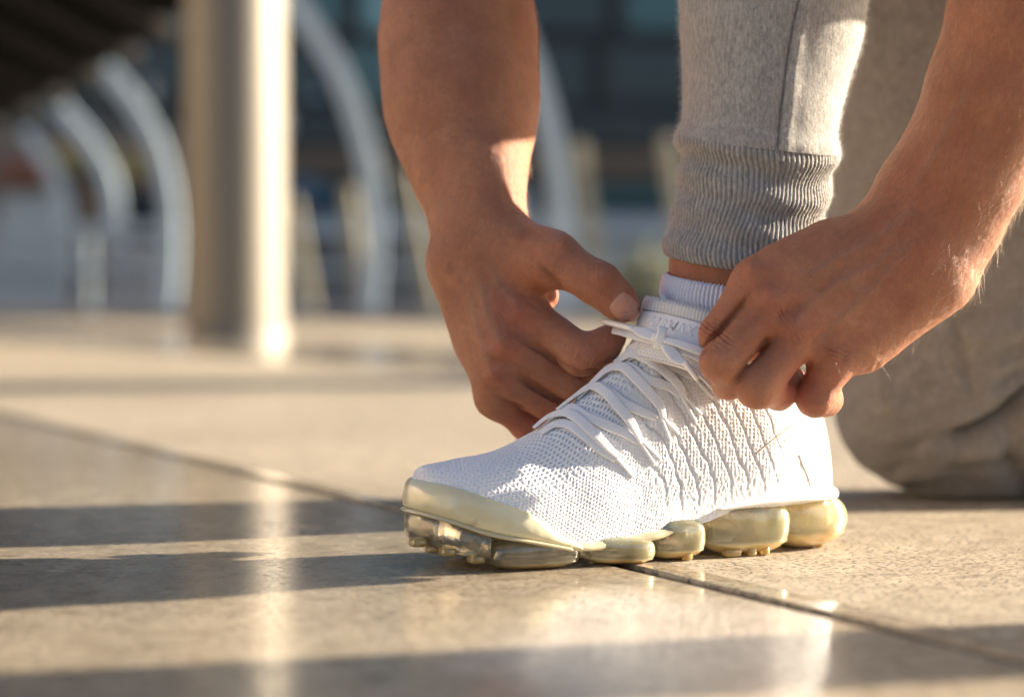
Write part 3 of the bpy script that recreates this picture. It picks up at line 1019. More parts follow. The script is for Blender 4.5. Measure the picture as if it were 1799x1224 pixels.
def patch(name, a0, a1, b0, b1, lift, mat, parent, na=60, nb=40, hole=None, thick=0.0022, rnd=0.0):
    A = np.linspace(a0, a1, na); B_ = np.linspace(b0, b1, nb)
    G = np.zeros((nb, na, 3))
    for j, b in enumerate(B_):
        for i, a in enumerate(A):
            aa, bb = a, b
            if rnd:
                # rounded corners: pull the outline in
                u = (i / (na - 1)) * 2 - 1; v = (j / (nb - 1)) * 2 - 1
                k = 1 - rnd * (abs(u) ** 8 * abs(v) ** 8)
                aa = (a0 + a1) / 2 + (a - (a0 + a1) / 2) * k; bb = (b0 + b1) / 2 + (b - (b0 + b1) / 2) * k
            G[j, i] = tongue_pt(aa, bb)
    n = grid_normals(G)
    if n[nb // 2, na // 2][1] > 0: n = -n
    G = G + n * lift
    back = G - n * thick
    h = np.zeros((nb, na)) if hole is None else hole(np.linspace(a0, a1, na)[None, :] + 0 * G[..., 0], B_[:, None] + 0 * G[..., 0])
    G = G - n * (0.0005 * h)[..., None]
    v = np.vstack([G.reshape(-1, 3), back.reshape(-1, 3)])
    f1 = grid_faces(nb, na); f2 = f1[:, ::-1] + nb * na
    ed = []
    ids = np.arange(nb * na).reshape(nb, na)
    loop = np.concatenate([ids[0, :-1], ids[:-1, -1], ids[-1, :0:-1], ids[:0:-1, 0]])
    l2 = np.roll(loop, -1)
    ed = np.stack([loop, loop + nb * na, l2 + nb * na, l2], 1)
    return np_mesh(name, v - np.array(shoe.location), np.vstack([f1, f2, ed]), mat, parent, attrs={"hole": np.concatenate([h.ravel(), 0 * h.ravel()])})


ton = patch("tongue", 0.0, 1.0, 0.0, 1.0, 0.0, M_knit, shoe, 150, 110, lambda a, b: (1 - stitch(a * 0.055, b * 0.036, .0022, .0018)) * .5, 0.005)
patch("woven_band", 0.02, 1.0, 0.78, 0.985, 0.0012, M_band, ton, 130, 60, lambda a, b: np.clip(np.sin(a * 0.055 / .0011 * math.pi) * .5 + .5, 0, 1) * .6)
lab = patch("tongue_label", 0.03, 0.77, 0.38, 0.745, 0.0018, M_label, ton, 50, 30, None, 0.0022, 0.05)
fc = bpy.data.curves.new("label_text", 'FONT'); fc.body = "AIRMAX"; fc.size = 1.0; fc.extrude = 0.0; fc.align_x = 'CENTER'; fc.align_y = 'CENTER'; fc.resolution_u = 3
fc.offset = 0.02
to = bpy.data.objects.new("label_text", fc); COL.objects.link(to)
bpy.context.view_layer.update()
me = bpy.data.meshes.new_from_object(to.evaluated_get(bpy.context.evaluated_depsgraph_get()))
bpy.data.objects.remove(to)
bm = bmesh.new(); bm.from_mesh(me)
bmesh.ops.subdivide_edges(bm, edges=bm.edges, cuts=2, use_grid_fill=False)
ex = bmesh.ops.extrude_face_region(bm, geom=list(bm.faces))
topv = {v for v in ex['geom'] if isinstance(v, bmesh.types.BMVert)}
xs = [v.co.x for v in bm.verts]; xm = max(abs(min(xs)), abs(max(xs)))
for v in bm.verts:
    u, w_ = v.co.x / xm, v.co.y / 0.36
    a = 0.41 + u * 0.27 + 0.02 * w_; b = 0.585 + w_ * 0.085
    p = tongue_pt(a, b); da = tongue_pt(a + .01, b) - p; db = tongue_pt(a, b + .01) - p
    n = np.cross(da, db); n /= np.linalg.norm(n)
    if n[1] > 0: n = -n
    v.co = Vector(p + n * (0.0018 + (0.00030 if v in topv else -0.0003)) - np.array(shoe.location))
bm_obj("raised_lettering", bm, M_label, lab)
bpy.data.meshes.remove(me)

# knot, loops and tips of the lace
def pnt(px, py, d): return P(px, py, d)
nf = np.array([0.15, -0.9, 0.35])
ribbon("lace_strand", [pnt(1166, 597, 1.203), pnt(1150, 592, 1.204), pnt(1132, 585, 1.212), pnt(1112, 577, 1.222)], [nf] * 4, LW, 0.0022, M_lace, shoe, taper=[.004, .0085, .0088, .0035])
ribbon("lace_strand", [pnt(1168, 600, 1.206), pnt(1145, 598, 1.210), pnt(1115, 590, 1.224), pnt(1086, 582, 1.240), pnt(1060, 580, 1.256)], [nf] * 5, LW, 0.0018, M_lace, shoe, taper=[.005, .006, .006, .006, .006])
ribbon("lace_strand", [pnt(1160, 595, 1.200), pnt(1195, 604, 1.195), pnt(1232, 617, 1.192), pnt(1262, 628, 1.194)], [nf] * 4, LW, 0.0018, M_lace, shoe, taper=[.004, .0055, .006, .006])
ribbon("lace_strand", [pnt(1162, 600, 1.203), pnt(1195, 612, 1.199), pnt(1232, 628, 1.197), pnt(1262, 640, 1.199)], [nf] * 4, LW, 0.0018, M_lace, shoe, taper=[.004, .006, .0065, .006])
ribbon("lace_strand", [pnt(1164, 600, 1.201), pnt(1176, 614, 1.197), pnt(1190, 630, 1.194), pnt(1204, 638, 1.192)], [nf] * 4, LW, 0.0024, M_lace, shoe, taper=[.0045, .0085, .0085, .0032])
ribbon("lace_strand", [pnt(1212, 642, 1.197), pnt(1235, 664, 1.198), pnt(1258, 686, 1.199), pnt(1285, 706, 1.205)], [nf] * 4, .003, 0.0012, M_lace, shoe, taper=[.003, .0026, .0024, .0024])
th_ = np.linspace(0, 2 * math.pi, 15)
kc = pnt(1160, 596, 1.2005)
kp = [kc + np.array([0.0026 * math.cos(t_) * .6, -0.0042 * math.sin(t_) + .002, 0.0060 * math.cos(t_) + 0.001]) for t_ in th_]
kn_n = [np.array([0.6 * math.cos(t_) * .3, -math.sin(t_), math.cos(t_)]) for t_ in th_]
ribbon("lace_knot", kp, kn_n, 0.0058, 0.0018, M_lace, shoe)
tube("lace_core", catmull([pnt(1150, 592, 1.2035) - np.array(shoe.location), pnt(1160, 596, 1.2015) - np.array(shoe.location), pnt(1172, 602, 1.2025) - np.array(shoe.location)], .001), 0.0036, M_lace, shoe, 12)
for a, b in (((1114, 578, 1.221), (1059, 564, 1.243)), ((1202, 635, 1.192), (1226, 667, 1.190))):
    c = np.linspace(0, 1, 8)[:, None]
    pp = pnt(*a) * (1 - c) + pnt(*b) * c - np.array(shoe.location)
    ag = tube("aglet", pp, np.array([.0019, .0019, .0018, .0018, .0018, .0018, .0018, .0014]), M_aglet, shoe, 14)

# heel stitching lines, heel band
for path in (((1328, 797), (1345, 783), (1364, 767), (1382, 753), (1396, 741)), ((1404, 798), (1410, 816), (1418, 834), (1424, 853))):
    pts = [on_shoe(a, b, 0.0002)[0] - np.array(shoe.location) for a, b in path]
    tube("heel_stitching", catmull(pts, .001), 0.00032, M_stitch, shoe, 8)


def outline_strip(name, s_a, s_b, wlo, whi, out, mat, parent, n=160, nw=14, bulge=0.002, thick=0.003):
    """band that follows the shoe outline; s_a on the outer side, round the end, s_b on the inner side.
       wlo / whi are functions of (s, side)"""
    raise NotImplementedError


def plan_path(s_near, s_far, end, n=200):
    """plan points along the outline from the outer side round the toe (end=1) or heel (end=0) to the inner side"""
    E = TOE if end else HEEL
    t = np.linspace(0, 1, n)
    a = np.where(end, 1, -1)
    near = E + (s_near - E) * (1 - np.sin(t * math.pi / 2))
    far = E + (s_far - E) * (1 - np.sin(t[::-1] * math.pi / 2))
    s = np.concatenate([near, far[1:]])
    v = np.concatenate([Cf(near) + Bf(near), (Cf(far) - Bf(far))[1:]])
    p = np.stack([s, v], 1)
    # even spacing
    L = np.concatenate([[0], np.cumsum(np.linalg.norm(np.diff(p, axis=0), axis=1))])
    Li = np.linspace(0, L[-1], n)
    p = np.stack([np.interp(Li, L, p[:, 0]), np.interp(Li, L, p[:, 1])], 1)
    for _ in range(6):
        p[1:-1] = 0.5 * p[1:-1] + 0.25 * (p[:-2] + p[2:])
    tg = np.gradient(p, axis=0); tg /= np.linalg.norm(tg, axis=1, keepdims=True)
    nr = np.stack([tg[:, 1], -tg[:, 0]], 1)
    c = np.array([0.15, 0.0])
    nr *= np.sign(((p - c) * nr).sum(1))[:, None]
    return p, nr, Li / L[-1]


def band(name, p, nr, lo, hi, prof, mat, parent):
    """sweep of a closed profile [(out, h01)], out in metres"""
    prof = np.asarray(prof)
    s = p[:, None, 0] + nr[:, None, 0] * prof[None, :, 0]
    v = p[:, None, 1] + nr[:, None, 1] * prof[None, :, 0]
    w = lo[:, None] + (hi - lo)[:, None] * prof[None, :, 1]
    G = W(s, v, w)
    n, m = G.shape[:2]
    f = grid_faces(n, m, True)
    tri = np.vstack([f[:, [0, 1, 2]], f[:, [0, 2, 3]]])
    vv = np.vstack([G.reshape(-1, 3), G[0].mean(0), G[-1].mean(0)])
    k = np.arange(m); k2 = (k + 1) % m
    tri = np.vstack([tri, np.stack([k2, k, np.full(m, n * m)], 1), np.stack([(n - 1) * m + k, (n - 1) * m + k2, np.full(m, n * m + 1)], 1)])
    o = np_mesh(name, vv - np.array(shoe.location), tri, mat, parent)
    bm = bmesh.new(); bm.from_mesh(o.data); bmesh.ops.recalc_face_normals(bm, faces=bm.faces); bm.to_mesh(o.data); bm.free()
    return o


# toe cage: creamy translucent wall round the toe box
cage_top = [S(px, py, vv) for px, py, vv in ((716, 842, .004), (760, 848, .022), (800, 856, .031), (870, 879, .041), (930, 901, .046), (965, 922, .048), (990, 941, .048), (1020, 955, .048))]
cage_bot = [S(px, py, vv) for px, py, vv in ((712, 892, .004), (760, 902, .024), (800, 913, .033), (870, 937, .043), (930, 948, .047), (1020, 965, .048))]
ctx = sorted(cage_top); cbx = sorted(cage_bot)
p, nr, k = plan_path(ctx[0][0], 0.235, 1)
hi = interp(p[:, 0], ctx); lo = interp(p[:, 0], cbx)
hi = np.maximum(hi, lo + 0.001)
band("toe_cage", p, nr, lo, hi, [(-.006, 0), (.0030, 0), (.0044, .12), (.0046, .3), (.0042, .55), (.0030, .8), (.0012, .95), (-.0003, 1.0), (-.004, .96), (-.006, .5)], M_cage, shoe)
# dark scuff on the cage
sp_, sn_ = None, None
# toe cushion under the cage
tb = [S(px, py, vv) for px, py, vv in ((713, 930, .004), (728, 953, .012), (760, 967, .024), (800, 977, .033), (860, 987, .041), (900, 990, .043))]
tbx = sorted(tb)
p, nr, k = plan_path(S(866, 960, .043)[0], 0.25, 1)
lo_b = interp(p[:, 0], tbx); hi_b = interp(p[:, 0], cbx) - 0.0012
band("toe_cushion", p, nr, lo_b, hi_b, [(-.020, 0.0), (-.006, -.02), (-.0005, .06), (.0022, .22), (.0036, .45), (.0036, .70), (.0026, .90), (.0005, 1.0), (-.006, 1.0), (-.020, .9)], M_airdark, shoe)
p, nr, k = plan_path(S(1000, 960, .047)[0], 0.235, 1)
cb = interp(p[:, 0], cbx)
band("seam_lip", p, nr, cb - 0.0022, cb + 0.0004, [(-.004, 0), (.0042, .1), (.0054, .35), (.0054, .7), (.0042, .95), (-.004, 1)], M_plate, shoe)


def pod(name, cs, cv, cw, a, b, c, mat, nexp=3.0, sub=None, tilt=0.0, lip=True):
    """air cushion: a superellipsoid in shoe coordinates, with its moulding seam standing proud"""
    th = np.linspace(-math.pi / 2, math.pi / 2, 41); ph = np.linspace(0, 2 * math.pi, 72, endpoint=False)
    f = lambda x, e: np.sign(x) * np.abs(x) ** (2 / e)
    ct, st = f(np.cos(th), nexp * .9), f(np.sin(th), nexp * .85)
    cp, sp = f(np.cos(ph), nexp), f(np.sin(ph), nexp)
    s = a * ct[:, None] * cp[None]; v = b * ct[:, None] * sp[None]; w = c * st[:, None] + 0 * s
    seam = np.exp(-((np.sin(th) + 0.45) / 0.06) ** 2)[:, None]
    s = s * (1 + 0.03 * seam); v = v * (1 + 0.045 * seam)
    w = w + tilt * s
    G = W(cs + s, cv + v, cw + w)
    n, m = G.shape[:2]
    f = grid_faces(n, m, True)
    cc = W(cs, cv, cw); q = G.reshape(-1, 3)[f]
    fl_ = (np.cross(q[:, 2] - q[:, 0], q[:, 3] - q[:, 1]) * (q.mean(1) - cc)).sum() < 0
    Gi = W(cs + s * .70, cv + v * .62, cw + .002 + w * .62)
    o = np_mesh(name, (np.vstack([G.reshape(-1, 3), Gi.reshape(-1, 3)]) if mat is M_airdark else G.reshape(-1, 3)) - np.array(shoe.location), np.vstack([f, f + n * m]) if mat is M_airdark else f, mat, shoe, attrs={'base': np.tile(np.repeat(sstep(-0.30, -0.60, np.sin(th)), m), 2 if mat is M_airdark else 1)})
    bm = bmesh.new(); bm.from_mesh(o.data); bmesh.ops.remove_doubles(bm, verts=bm.verts, dist=1e-5); bm.to_mesh(o.data); bm.free()
    if fl_:
        o.data.flip_normals()
    return o


def lug(par, s, v, w, ds, dv, dw):
    bm = bmesh.new(); box(bm, (0, 0, 0), (ds, dv, dw), rz=math.atan2(SU[1], SU[0]), bevel=min(ds, dv, dw) * .28)
    o = bm_obj("tread_lug", bm, M_amber, par, smooth=True)
    pp = W(s, v, w) - np.array(shoe.location)
    o.location = pp
    return o


PODS = [((868, 944, 1029, 1005), .031, .0190, M_airdark, 0.0), ((1029, 940, 1160, 1000), .030, .0195, M_air, 0.06), ((1148, 905, 1247, 991), .023, .0200, M_air, 0.0), ((1246, 872, 1398, 982), .017, .0235, M_air, 0.0), ((1366, 862, 1462, 973), .006, .0240, M_air, 0.0)]
for i, ((x0, y0, x1, y1), cv, hb, mat, tilt) in enumerate(PODS):
    vn = cv + hb * 0.8
    sa, _ = S(x0, (y0 + y1) / 2, vn); sb, _ = S(x1, (y0 + y1) / 2, vn)
    xm = (x0 + x1) / 2
    _, wt = S(xm, y0, vn); _, wb = S(xm, y1, vn)
    wb = max(wb, 0.0004)
    cs = (sa + sb) / 2
    if i == 4: sb = 0.0035; cs = (sa + sb) / 2
    o = pod("air_cushion", cs, cv, (wt + wb) / 2, abs(sa - sb) / 2, hb, (wt - wb) / 2, mat, 3.4 if i < 4 else 2.6, tilt=tilt)
    # matching cushion on the inner side
    o2 = pod("air_cushion", cs, -cv - 0.003 if i < 4 else -0.012, (wt + wb) / 2, abs(sa - sb) / 2, hb, (wt - wb) / 2, mat, 3.0)
    for px, wpx in ((), (), ((1206, 18),), ((1285, 34), (1318, 20), (1343, 14)), ((1452, 12),))[i]:
        s_, _ = S(px, y1 - 6, cv + hb * .7)
        lug(o, s_, cv + hb * (.70 if i < 4 else .3), 0.0030, M(wpx, 1.2), 0.007, 0.0055)
for px, py in ((740, 957), (768, 968), (790, 973), (832, 983), (880, 990)):
    s_, w_ = S(px, py, .03 if px > 780 else .018)
    lug(bpy.data.objects["toe_cushion"], s_, (.026 if px > 780 else .012) + (0.008 if px > 820 else 0), w_ + 0.001, 0.0085, 0.010, 0.005)

# midsole plate between the upper and the cushions
ns, nt = 90, 28
s_ = np.linspace(HEEL + 0.002, TOE - 0.004, ns)
top_ = Lf(s_) + 0.004
plate_lo = Lf(s_) - interp(s_, [(0, .004), (.08, .004), (.12, .0035), (.22, .0035), (.26, .004), (TOE, .012)])
top_ = np.maximum(top_, plate_lo + .003)
Bw = np.maximum(Bf(s_) - 0.0015, .001)
prof = [(-1, .5), (-1, .8), (-.97, 1), (-.5, 1.02), (0, 1.02), (.5, 1.02), (.97, 1), (1, .8), (1, .5), (1, .2), (.96, 0), (.5, -.02), (0, -.02), (-.5, -.02), (-.96, 0), (-1, .2)]
G = np.stack([W(s_, Cf(s_) + Bw * a, plate_lo + (top_ - plate_lo) * b) for a, b in prof], 1)
o = np_mesh("midsole_plate", G.reshape(-1, 3) - np.array(shoe.location), grid_faces(ns, len(prof), True), M_plate, shoe)
bm = bmesh.new(); bm.from_mesh(o.data); bmesh.ops.holes_fill(bm, edges=[e for e in bm.edges if e.is_boundary], sides=0); bmesh.ops.recalc_face_normals(bm, faces=bm.faces); bm.to_mesh(o.data); bm.free()
for sd in (1, -1):
    fs_ = np.linspace(S(1000, 950, .047)[0], S(1228, 912, .038)[0], 70)
    pp = np.stack([fs_, Cf(fs_) + sd * Bf(fs_)], 1)
    tg = np.gradient(pp, axis=0); tg /= np.linalg.norm(tg, axis=1, keepdims=True)
    nn_ = np.stack([-tg[:, 1], tg[:, 0]], 1); nn_ *= np.sign(nn_[:, 1:2]) * sd
    hi_ = Lf(fs_) + 0.0004; lo_ = hi_ - 0.0048 * sstep(fs_[-1], fs_[-1] + .03, fs_) - 0.0004; pp = pp - nn_ * (0.004 * sstep(fs_[-1] + .014, fs_[-1], fs_))[:, None]
    band("side_flange", pp, nn_, lo_, hi_, [(-.004, 0), (.0025, 0), (.0034, .25), (.0030, .6), (.0012, .95), (-.004, 1)], M_plate, shoe)
# white heel band on top of the cushions
hb_t = [S(px, py, vv) for px, py, vv in ((1262, 893, .038), (1300, 880, .037), (1350, 868, .036), (1400, 860, .031), (1450, 856, .015))]
hb_b = [S(px, py, vv) for px, py, vv in ((1262, 895, .038), (1300, 892, .037), (1350, 886, .036), (1400, 880, .031), (1450, 874, .015))]
p, nr, k = plan_path(hb_t[0][0], 0.09, 0)
hi = interp(p[:, 0], hb_t + [(0, hb_t[-1][1] + .001)]); lo = interp(p[:, 0], hb_b + [(0, hb_b[-1][1])])
band("heel_band", p, nr, lo, hi, [(-.004, 0), (.0022, 0), (.0040, .2), (.0042, .5), (.0032, .8), (.0012, 1.0), (-.004, 1)], M_white, shoe)

# ------------------------------------------------------------------ the person
person = empty("person", (0.42, 1.40, 0), "person in grey jogging trousers crouching to tie a white shoe", "person")
PL = np.array(person.location)


def chain(Fd, pts, k=0.004):
    """tapered limb along [(px,py,depth,radius_px)]"""
    F = Fd.new()
    q = [(P(x, y, d), M(r, d)) for x, y, d, r in pts]
    for (a, ra), (b, rb) in zip(q[:-1], q[1:]):
        Fd.cap(F, a, b, ra, rb, k)
    return F


def px_of(v):
    y = v[:, 1]; z = v[:, 2] - CAM_H
    fw = y * CP - z * SP; up = y * SP + z * CP
    return 899.5 + FPX * v[:, 0] / fw, 612 - FPX * up / fw


def sculpt(v, n, strokes):
    """raise or press the skin along strokes [(path, width_px, height_m)] seen on the side that faces -Y"""
    px, py = px_of(v)
    h = np.zeros(len(v))
    face = sstep(0.05, 0.4, -n[:, 1])
    for path, sg, amp in strokes:
        d2 = np.full(len(v), 1e9)
        path = path if len(path) > 1 else [path[0], (path[0][0] + .1, path[0][1])]
        for (ax, ay), (bx, by) in zip(path[:-1], path[1:]):
            L2 = (bx - ax) ** 2 + (by - ay) ** 2
            t = np.clip(((px - ax) * (bx - ax) + (py - ay) * (by - ay)) / L2, 0, 1)
            d2 = np.minimum(d2, (px - ax - t * (bx - ax)) ** 2 + (py - ay - t * (by - ay)) ** 2)
        e = np.exp(-d2 / (sg * sg))
        if amp < -.0015 and len(path) > 2:
            d0 = np.hypot(px - path[0][0], py - path[0][1]); e = e * (0.15 + 0.85 * sstep(0, 45, d0))
        h += amp * e
    return h * face


def build_hand(lo, hi, h, arm, palm, fingers, veins, extra, joints, strokes):
    Fd = Field(lo, hi, h)
    PA = Fd.new()
    for a, b, ra, rb, k in arm:
        Fd.cap(PA, P(*a), P(*b), M(ra, a[2]), M(rb, b[2]), k)
    for a, b, ra, rb, k in palm:
        Fd.cap(PA, P(*a), P(*b), M(ra, a[2]), M(rb, b[2]), k)
    for e in extra:
        Fd.cap(PA, P(*e[0]), P(*e[1]), M(e[2], e[0][2]), M(e[3], e[1][2]), e[4], sub=e[5])
    tot = None
    for f, kk in fingers:
        F = chain(Fd, f, 0.005)
        F = smin(PA, F, kk)
        tot = F if tot is None else smin(tot, F, 0.0009)
    v, f = Fd.mesh(tot)
    v = relax(v, f, 2, 0.5)
    n = vert_normals(v, f)
    red = np.zeros(len(v)); cre = np.zeros(len(v))
    for (jp, rr_, amt, axis, creases) in joints:
        c = P(*jp); d = np.linalg.norm(v - c, axis=1)
        red = np.maximum(red, amt * np.exp(-(d / rr_) ** 2))
        if creases:
            ax = P(*axis[1]) - P(*axis[0]); ax /= np.linalg.norm(ax)
            tt = (v - c) @ ax
            wob = 0.0007 * vnoise(v, 220, 3)
            back = sstep(-0.2, 0.35, n @ np.array([0.0, -1.0, 0.15]))
            fall = np.exp(-(tt / 0.0058) ** 2) * sstep(.024, .015, d) * back
            cre += fall * (0.5 + 0.5 * np.cos(2 * math.pi * (tt + wob) / 0.0026)) ** 2 * (0.6 + 0.6 * vnoise(v, 130, 8))
    vein = np.clip(sculpt(v, n, [(p_, w_, 1.0) for p_, w_, a_ in veins]), 0, 1)
    sh = sculpt(v, n, list(veins) + list(strokes))
    v = relax(v + n * sh[:, None], f, 1, 0.4)
    n = vert_normals(v, f)
    v = v - n * (0.0014 * np.clip(cre, 0, 1.5))[:, None] + n * (0.00022 * vnoise(v, 70, 5) + 0.00018 * vnoise(v, 260, 6))[:, None]
    return v, f, n, red, vein


# far (right) hand ---------------------------------------------------------
DZ = 0.0
rh_arm = [((800, -150, 1.400), (806, 30, 1.375), 130, 126, 0.01), ((806, 30, 1.375), (812, 190, 1.350), 126, 118, 0.01), ((812, 190, 1.350), (826, 310, 1.325), 116, 84, 0.02),
          ((770, 90, 1.355), (800, 250, 1.335), 82, 72, 0.03), ((860, 80, 1.360), (862, 220, 1.335), 72, 62, 0.02),
          ((826, 310, 1.325), (838, 410, 1.302), 84, 66, 0.02), ((860, 300, 1.300), (864, 380, 1.287), 46, 44, 0.025)]
rh_palm = [((838, 405, 1.302), (842, 450, 1.297), 66, 60, 0.02),
           ((868, 440, 1.288), (918, 548, 1.268), 42, 37, 0.016), ((850, 450, 1.284), (893, 606, 1.260), 44, 37, 0.016),
           ((832, 455, 1.288), (878, 660, 1.264), 42, 34, 0.016), ((815, 462, 1.296), (868, 700, 1.274), 40, 29, 0.016),
           ((802, 470, 1.300), (842, 600, 1.292), 34, 34, 0.02), ((800, 468, 1.290), (806, 480, 1.290), 32, 30, 0.015),
           ((880, 480, 1.306), (930, 560, 1.296), 46, 34, 0.016), ((860, 560, 1.296), (890, 650, 1.292), 42, 36, 0.016),
           ((870, 430, 1.290), (960, 455, 1.262), 46, 42, 0.016), ((930, 470, 1.282), (962, 520, 1.283), 26, 18, 0.012)]
rh_f = [
    ([(918, 548, 1.268, 37), (1022, 624, 1.246, 35), (1060, 607, 1.249, 29), (1076, 592, 1.256, 25)], 0.010),
    ([(893, 606, 1.260, 37), (1008, 676, 1.262, 32), (1062, 652, 1.284, 26), (1052, 632, 1.300, 22)], 0.007),
    ([(878, 660, 1.264, 34), (985, 722, 1.272, 29), (1030, 700, 1.296, 24), (1012, 676, 1.312, 21)], 0.007),
    ([(868, 700, 1.274, 29), (926, 752, 1.280, 23), (962, 756, 1.296, 20), (966, 735, 1.308, 18)], 0.010),
    ([(885, 440, 1.284, 44), (976, 456, 1.250, 41), (1054, 500, 1.236, 38), (1084, 527, 1.238, 33), (1098, 540, 1.243, 27)], 0.018),
]
rh_veins = [([(862, 470), (880, 505), (905, 530)], 7, .0007), ([(845, 500), (858, 560), (876, 592)], 7, .0006), ([(828, 520), (842, 590), (858, 635)], 6, .0005)]
rh_strokes = [([(936, 452), (960, 478), (986, 508)], 5, -.0035), ([(916, 598), (948, 614), (985, 640), (1018, 656), (1060, 650)], 4, -.0035), ([(903, 658), (935, 679), (972, 699), (1000, 712)], 4, -.0035),
              ([(866, 692), (890, 706), (915, 716)], 4, -.003), ([(908, 548)], 15, .0022), ([(882, 608)], 15, .0026), ([(867, 656)], 14, .0020), ([(900, 580), (925, 590)], 9, -.0016), ([(872, 634), (895, 640)], 8, -.0018),
              ([(858, 676), (876, 682)], 8, -.0012), ([(1012, 612), (1004, 630), (1008, 648)], 2.6, -.0006), ([(1022, 612), (1016, 632)], 2.6, -.0005), ([(1074, 588), (1068, 604), (1070, 618)], 3, -.0008),
              ([(1036, 470), (1034, 486), (1040, 500)], 3, -.0006), ([(1046, 466), (1043, 484), (1048, 502)], 2.6, -.0006), ([(1054, 470), (1052, 488), (1057, 500)], 2.6, -.0005), ([(1055, 488)], 16, .0014),
              ([(905, 424), (950, 428), (985, 430)], 7, .0010), ([(990, 428)], 14, .0014), ([(930, 500), (955, 525), (975, 535)], 6, -.001), ([(905, 500), (930, 530), (950, 545)], 5, -.0006), ([(784, 478), (800, 490)], 10, .0016)]
rh_extra = [((938, 452, 1.215), (988, 512, 1.228), 7, 9, 0.006, True)]
rh_j = [((905, 545, 1.240), .020, .8, ((893, 500, 1.25), (950, 580, 1.25)), False), ((882, 608, 1.235), .018, .8, None, False), ((866, 655, 1.24), .016, .6, None, False),
        ((1030, 640, 1.22), .016, .6, ((960, 580, 1.25), (1022, 624, 1.246)), True), ((1056, 492, 1.205), .016, .7, ((976, 456, 1.250), (1054, 500, 1.236)), True),
        ((1085, 600, 1.23), .012, .5, None, False), ((1100, 545, 1.22), .012, .6, None, False), ((985, 425, 1.22), .018, .45, ((930, 440, 1.26), (1000, 465, 1.25)), True),
        ((985, 520, 1.27), .016, .9, None, False), ((930, 745, 1.27), .018, .7, None, False)]
lo = np.minimum.reduce([P(640, 800, 1.18), P(640, 800, 1.48), P(640, -170, 1.18)]); hi = np.maximum.reduce([P(1150, -190, 1.18), P(1150, -190, 1.45), P(1150, 0, 1.45)])
lo[1], hi[1] = 1.185, 1.462
RHv, RHf, RHn, RHr, RHve = build_hand(lo, hi, 0.00105, rh_arm, rh_palm, rh_f, rh_veins, rh_extra, rh_j, rh_strokes)

# near (left) hand ----------------------------------------------------------
lh_arm = [((1850, -190, 1.135), (1800, 20, 1.152), 132, 126, 0.01), ((1800, 20, 1.152), (1752, 160, 1.166), 126, 114, 0.01), ((1752, 160, 1.166), (1690, 290, 1.180), 114, 98, 0.015),
          ((1690, 290, 1.180), (1640, 385, 1.190), 98, 84, 0.02), ((1608, 345, 1.188), (1600, 400, 1.186), 66, 60, 0.02), ((1668, 420, 1.190), (1655, 470, 1.188), 50, 50, 0.02),
          ((1740, 250, 1.176), (1690, 390, 1.188), 66, 56, 0.02)]
lh_palm = [((1640, 385, 1.192), (1608, 432, 1.188), 84, 80, 0.02),
           ((1560, 405, 1.184), (1324, 494, 1.176), 46, 36, 0.018), ((1575, 430, 1.180), (1360, 538, 1.168), 48, 36, 0.018),
           ((1590, 460, 1.182), (1402, 592, 1.170), 48, 36, 0.018), ((1610, 490, 1.186), (1466, 630, 1.178), 48, 35, 0.018),
           ((1638, 490, 1.190), (1520, 610, 1.190), 58, 40, 0.02), ((1500, 480, 1.196), (1420, 560, 1.194), 56, 46, 0.02), ((1450, 440, 1.186), (1380, 475, 1.182), 40, 38, 0.018),
           ((1540, 430, 1.200), (1440, 520, 1.206), 50, 38, 0.02)]
lh_f = [
    ([(1324, 494, 1.176, 36), (1262, 586, 1.178, 32), (1253, 634, 1.194, 26), (1258, 660, 1.202, 23)], 0.008),
    ([(1360, 538, 1.168, 34), (1266, 636, 1.162, 35), (1281, 672, 1.180, 28), (1300, 660, 1.198, 23)], 0.007),
    ([(1404, 592, 1.170, 33), (1330, 680, 1.163, 36), (1368, 690, 1.182, 28), (1392, 668, 1.196, 25)], 0.007),
    ([(1466, 630, 1.176, 33), (1434, 698, 1.181, 34), (1452, 702, 1.186, 26), (1442, 668, 1.200, 23)], 0.008),
    ([(1490, 500, 1.208, 42), (1400, 560, 1.216, 36), (1330, 600, 1.218, 30), (1275, 622, 1.214, 25)], 0.012),
]
LDZ = 0.012
def deeper(q): return (q[0], q[1], q[2] + LDZ, *q[3:])
lh_arm = [(deeper(a), deeper(b), c, d, k) for a, b, c, d, k in lh_arm]
lh_palm = [(deeper(a), deeper(b), c, d, k) for a, b, c, d, k in lh_palm]
lh_f = [([deeper(q) for q in f], k) for f, k in lh_f]
lh_veins = [([(1428, 480), (1470, 455), (1520, 428), (1570, 398), (1600, 372)], 7, .0011), ([(1398, 566), (1430, 527), (1480, 492), (1530, 470), (1580, 432)], 7, .0010),
            ([(1440, 600), (1482, 556), (1530, 512), (1570, 462), (1600, 430)], 7, .0009), ([(1480, 492), (1510, 512), (1530, 512)], 6, .0006), ([(1610, 330), (1650, 250), (1700, 160)], 8, .0006)]
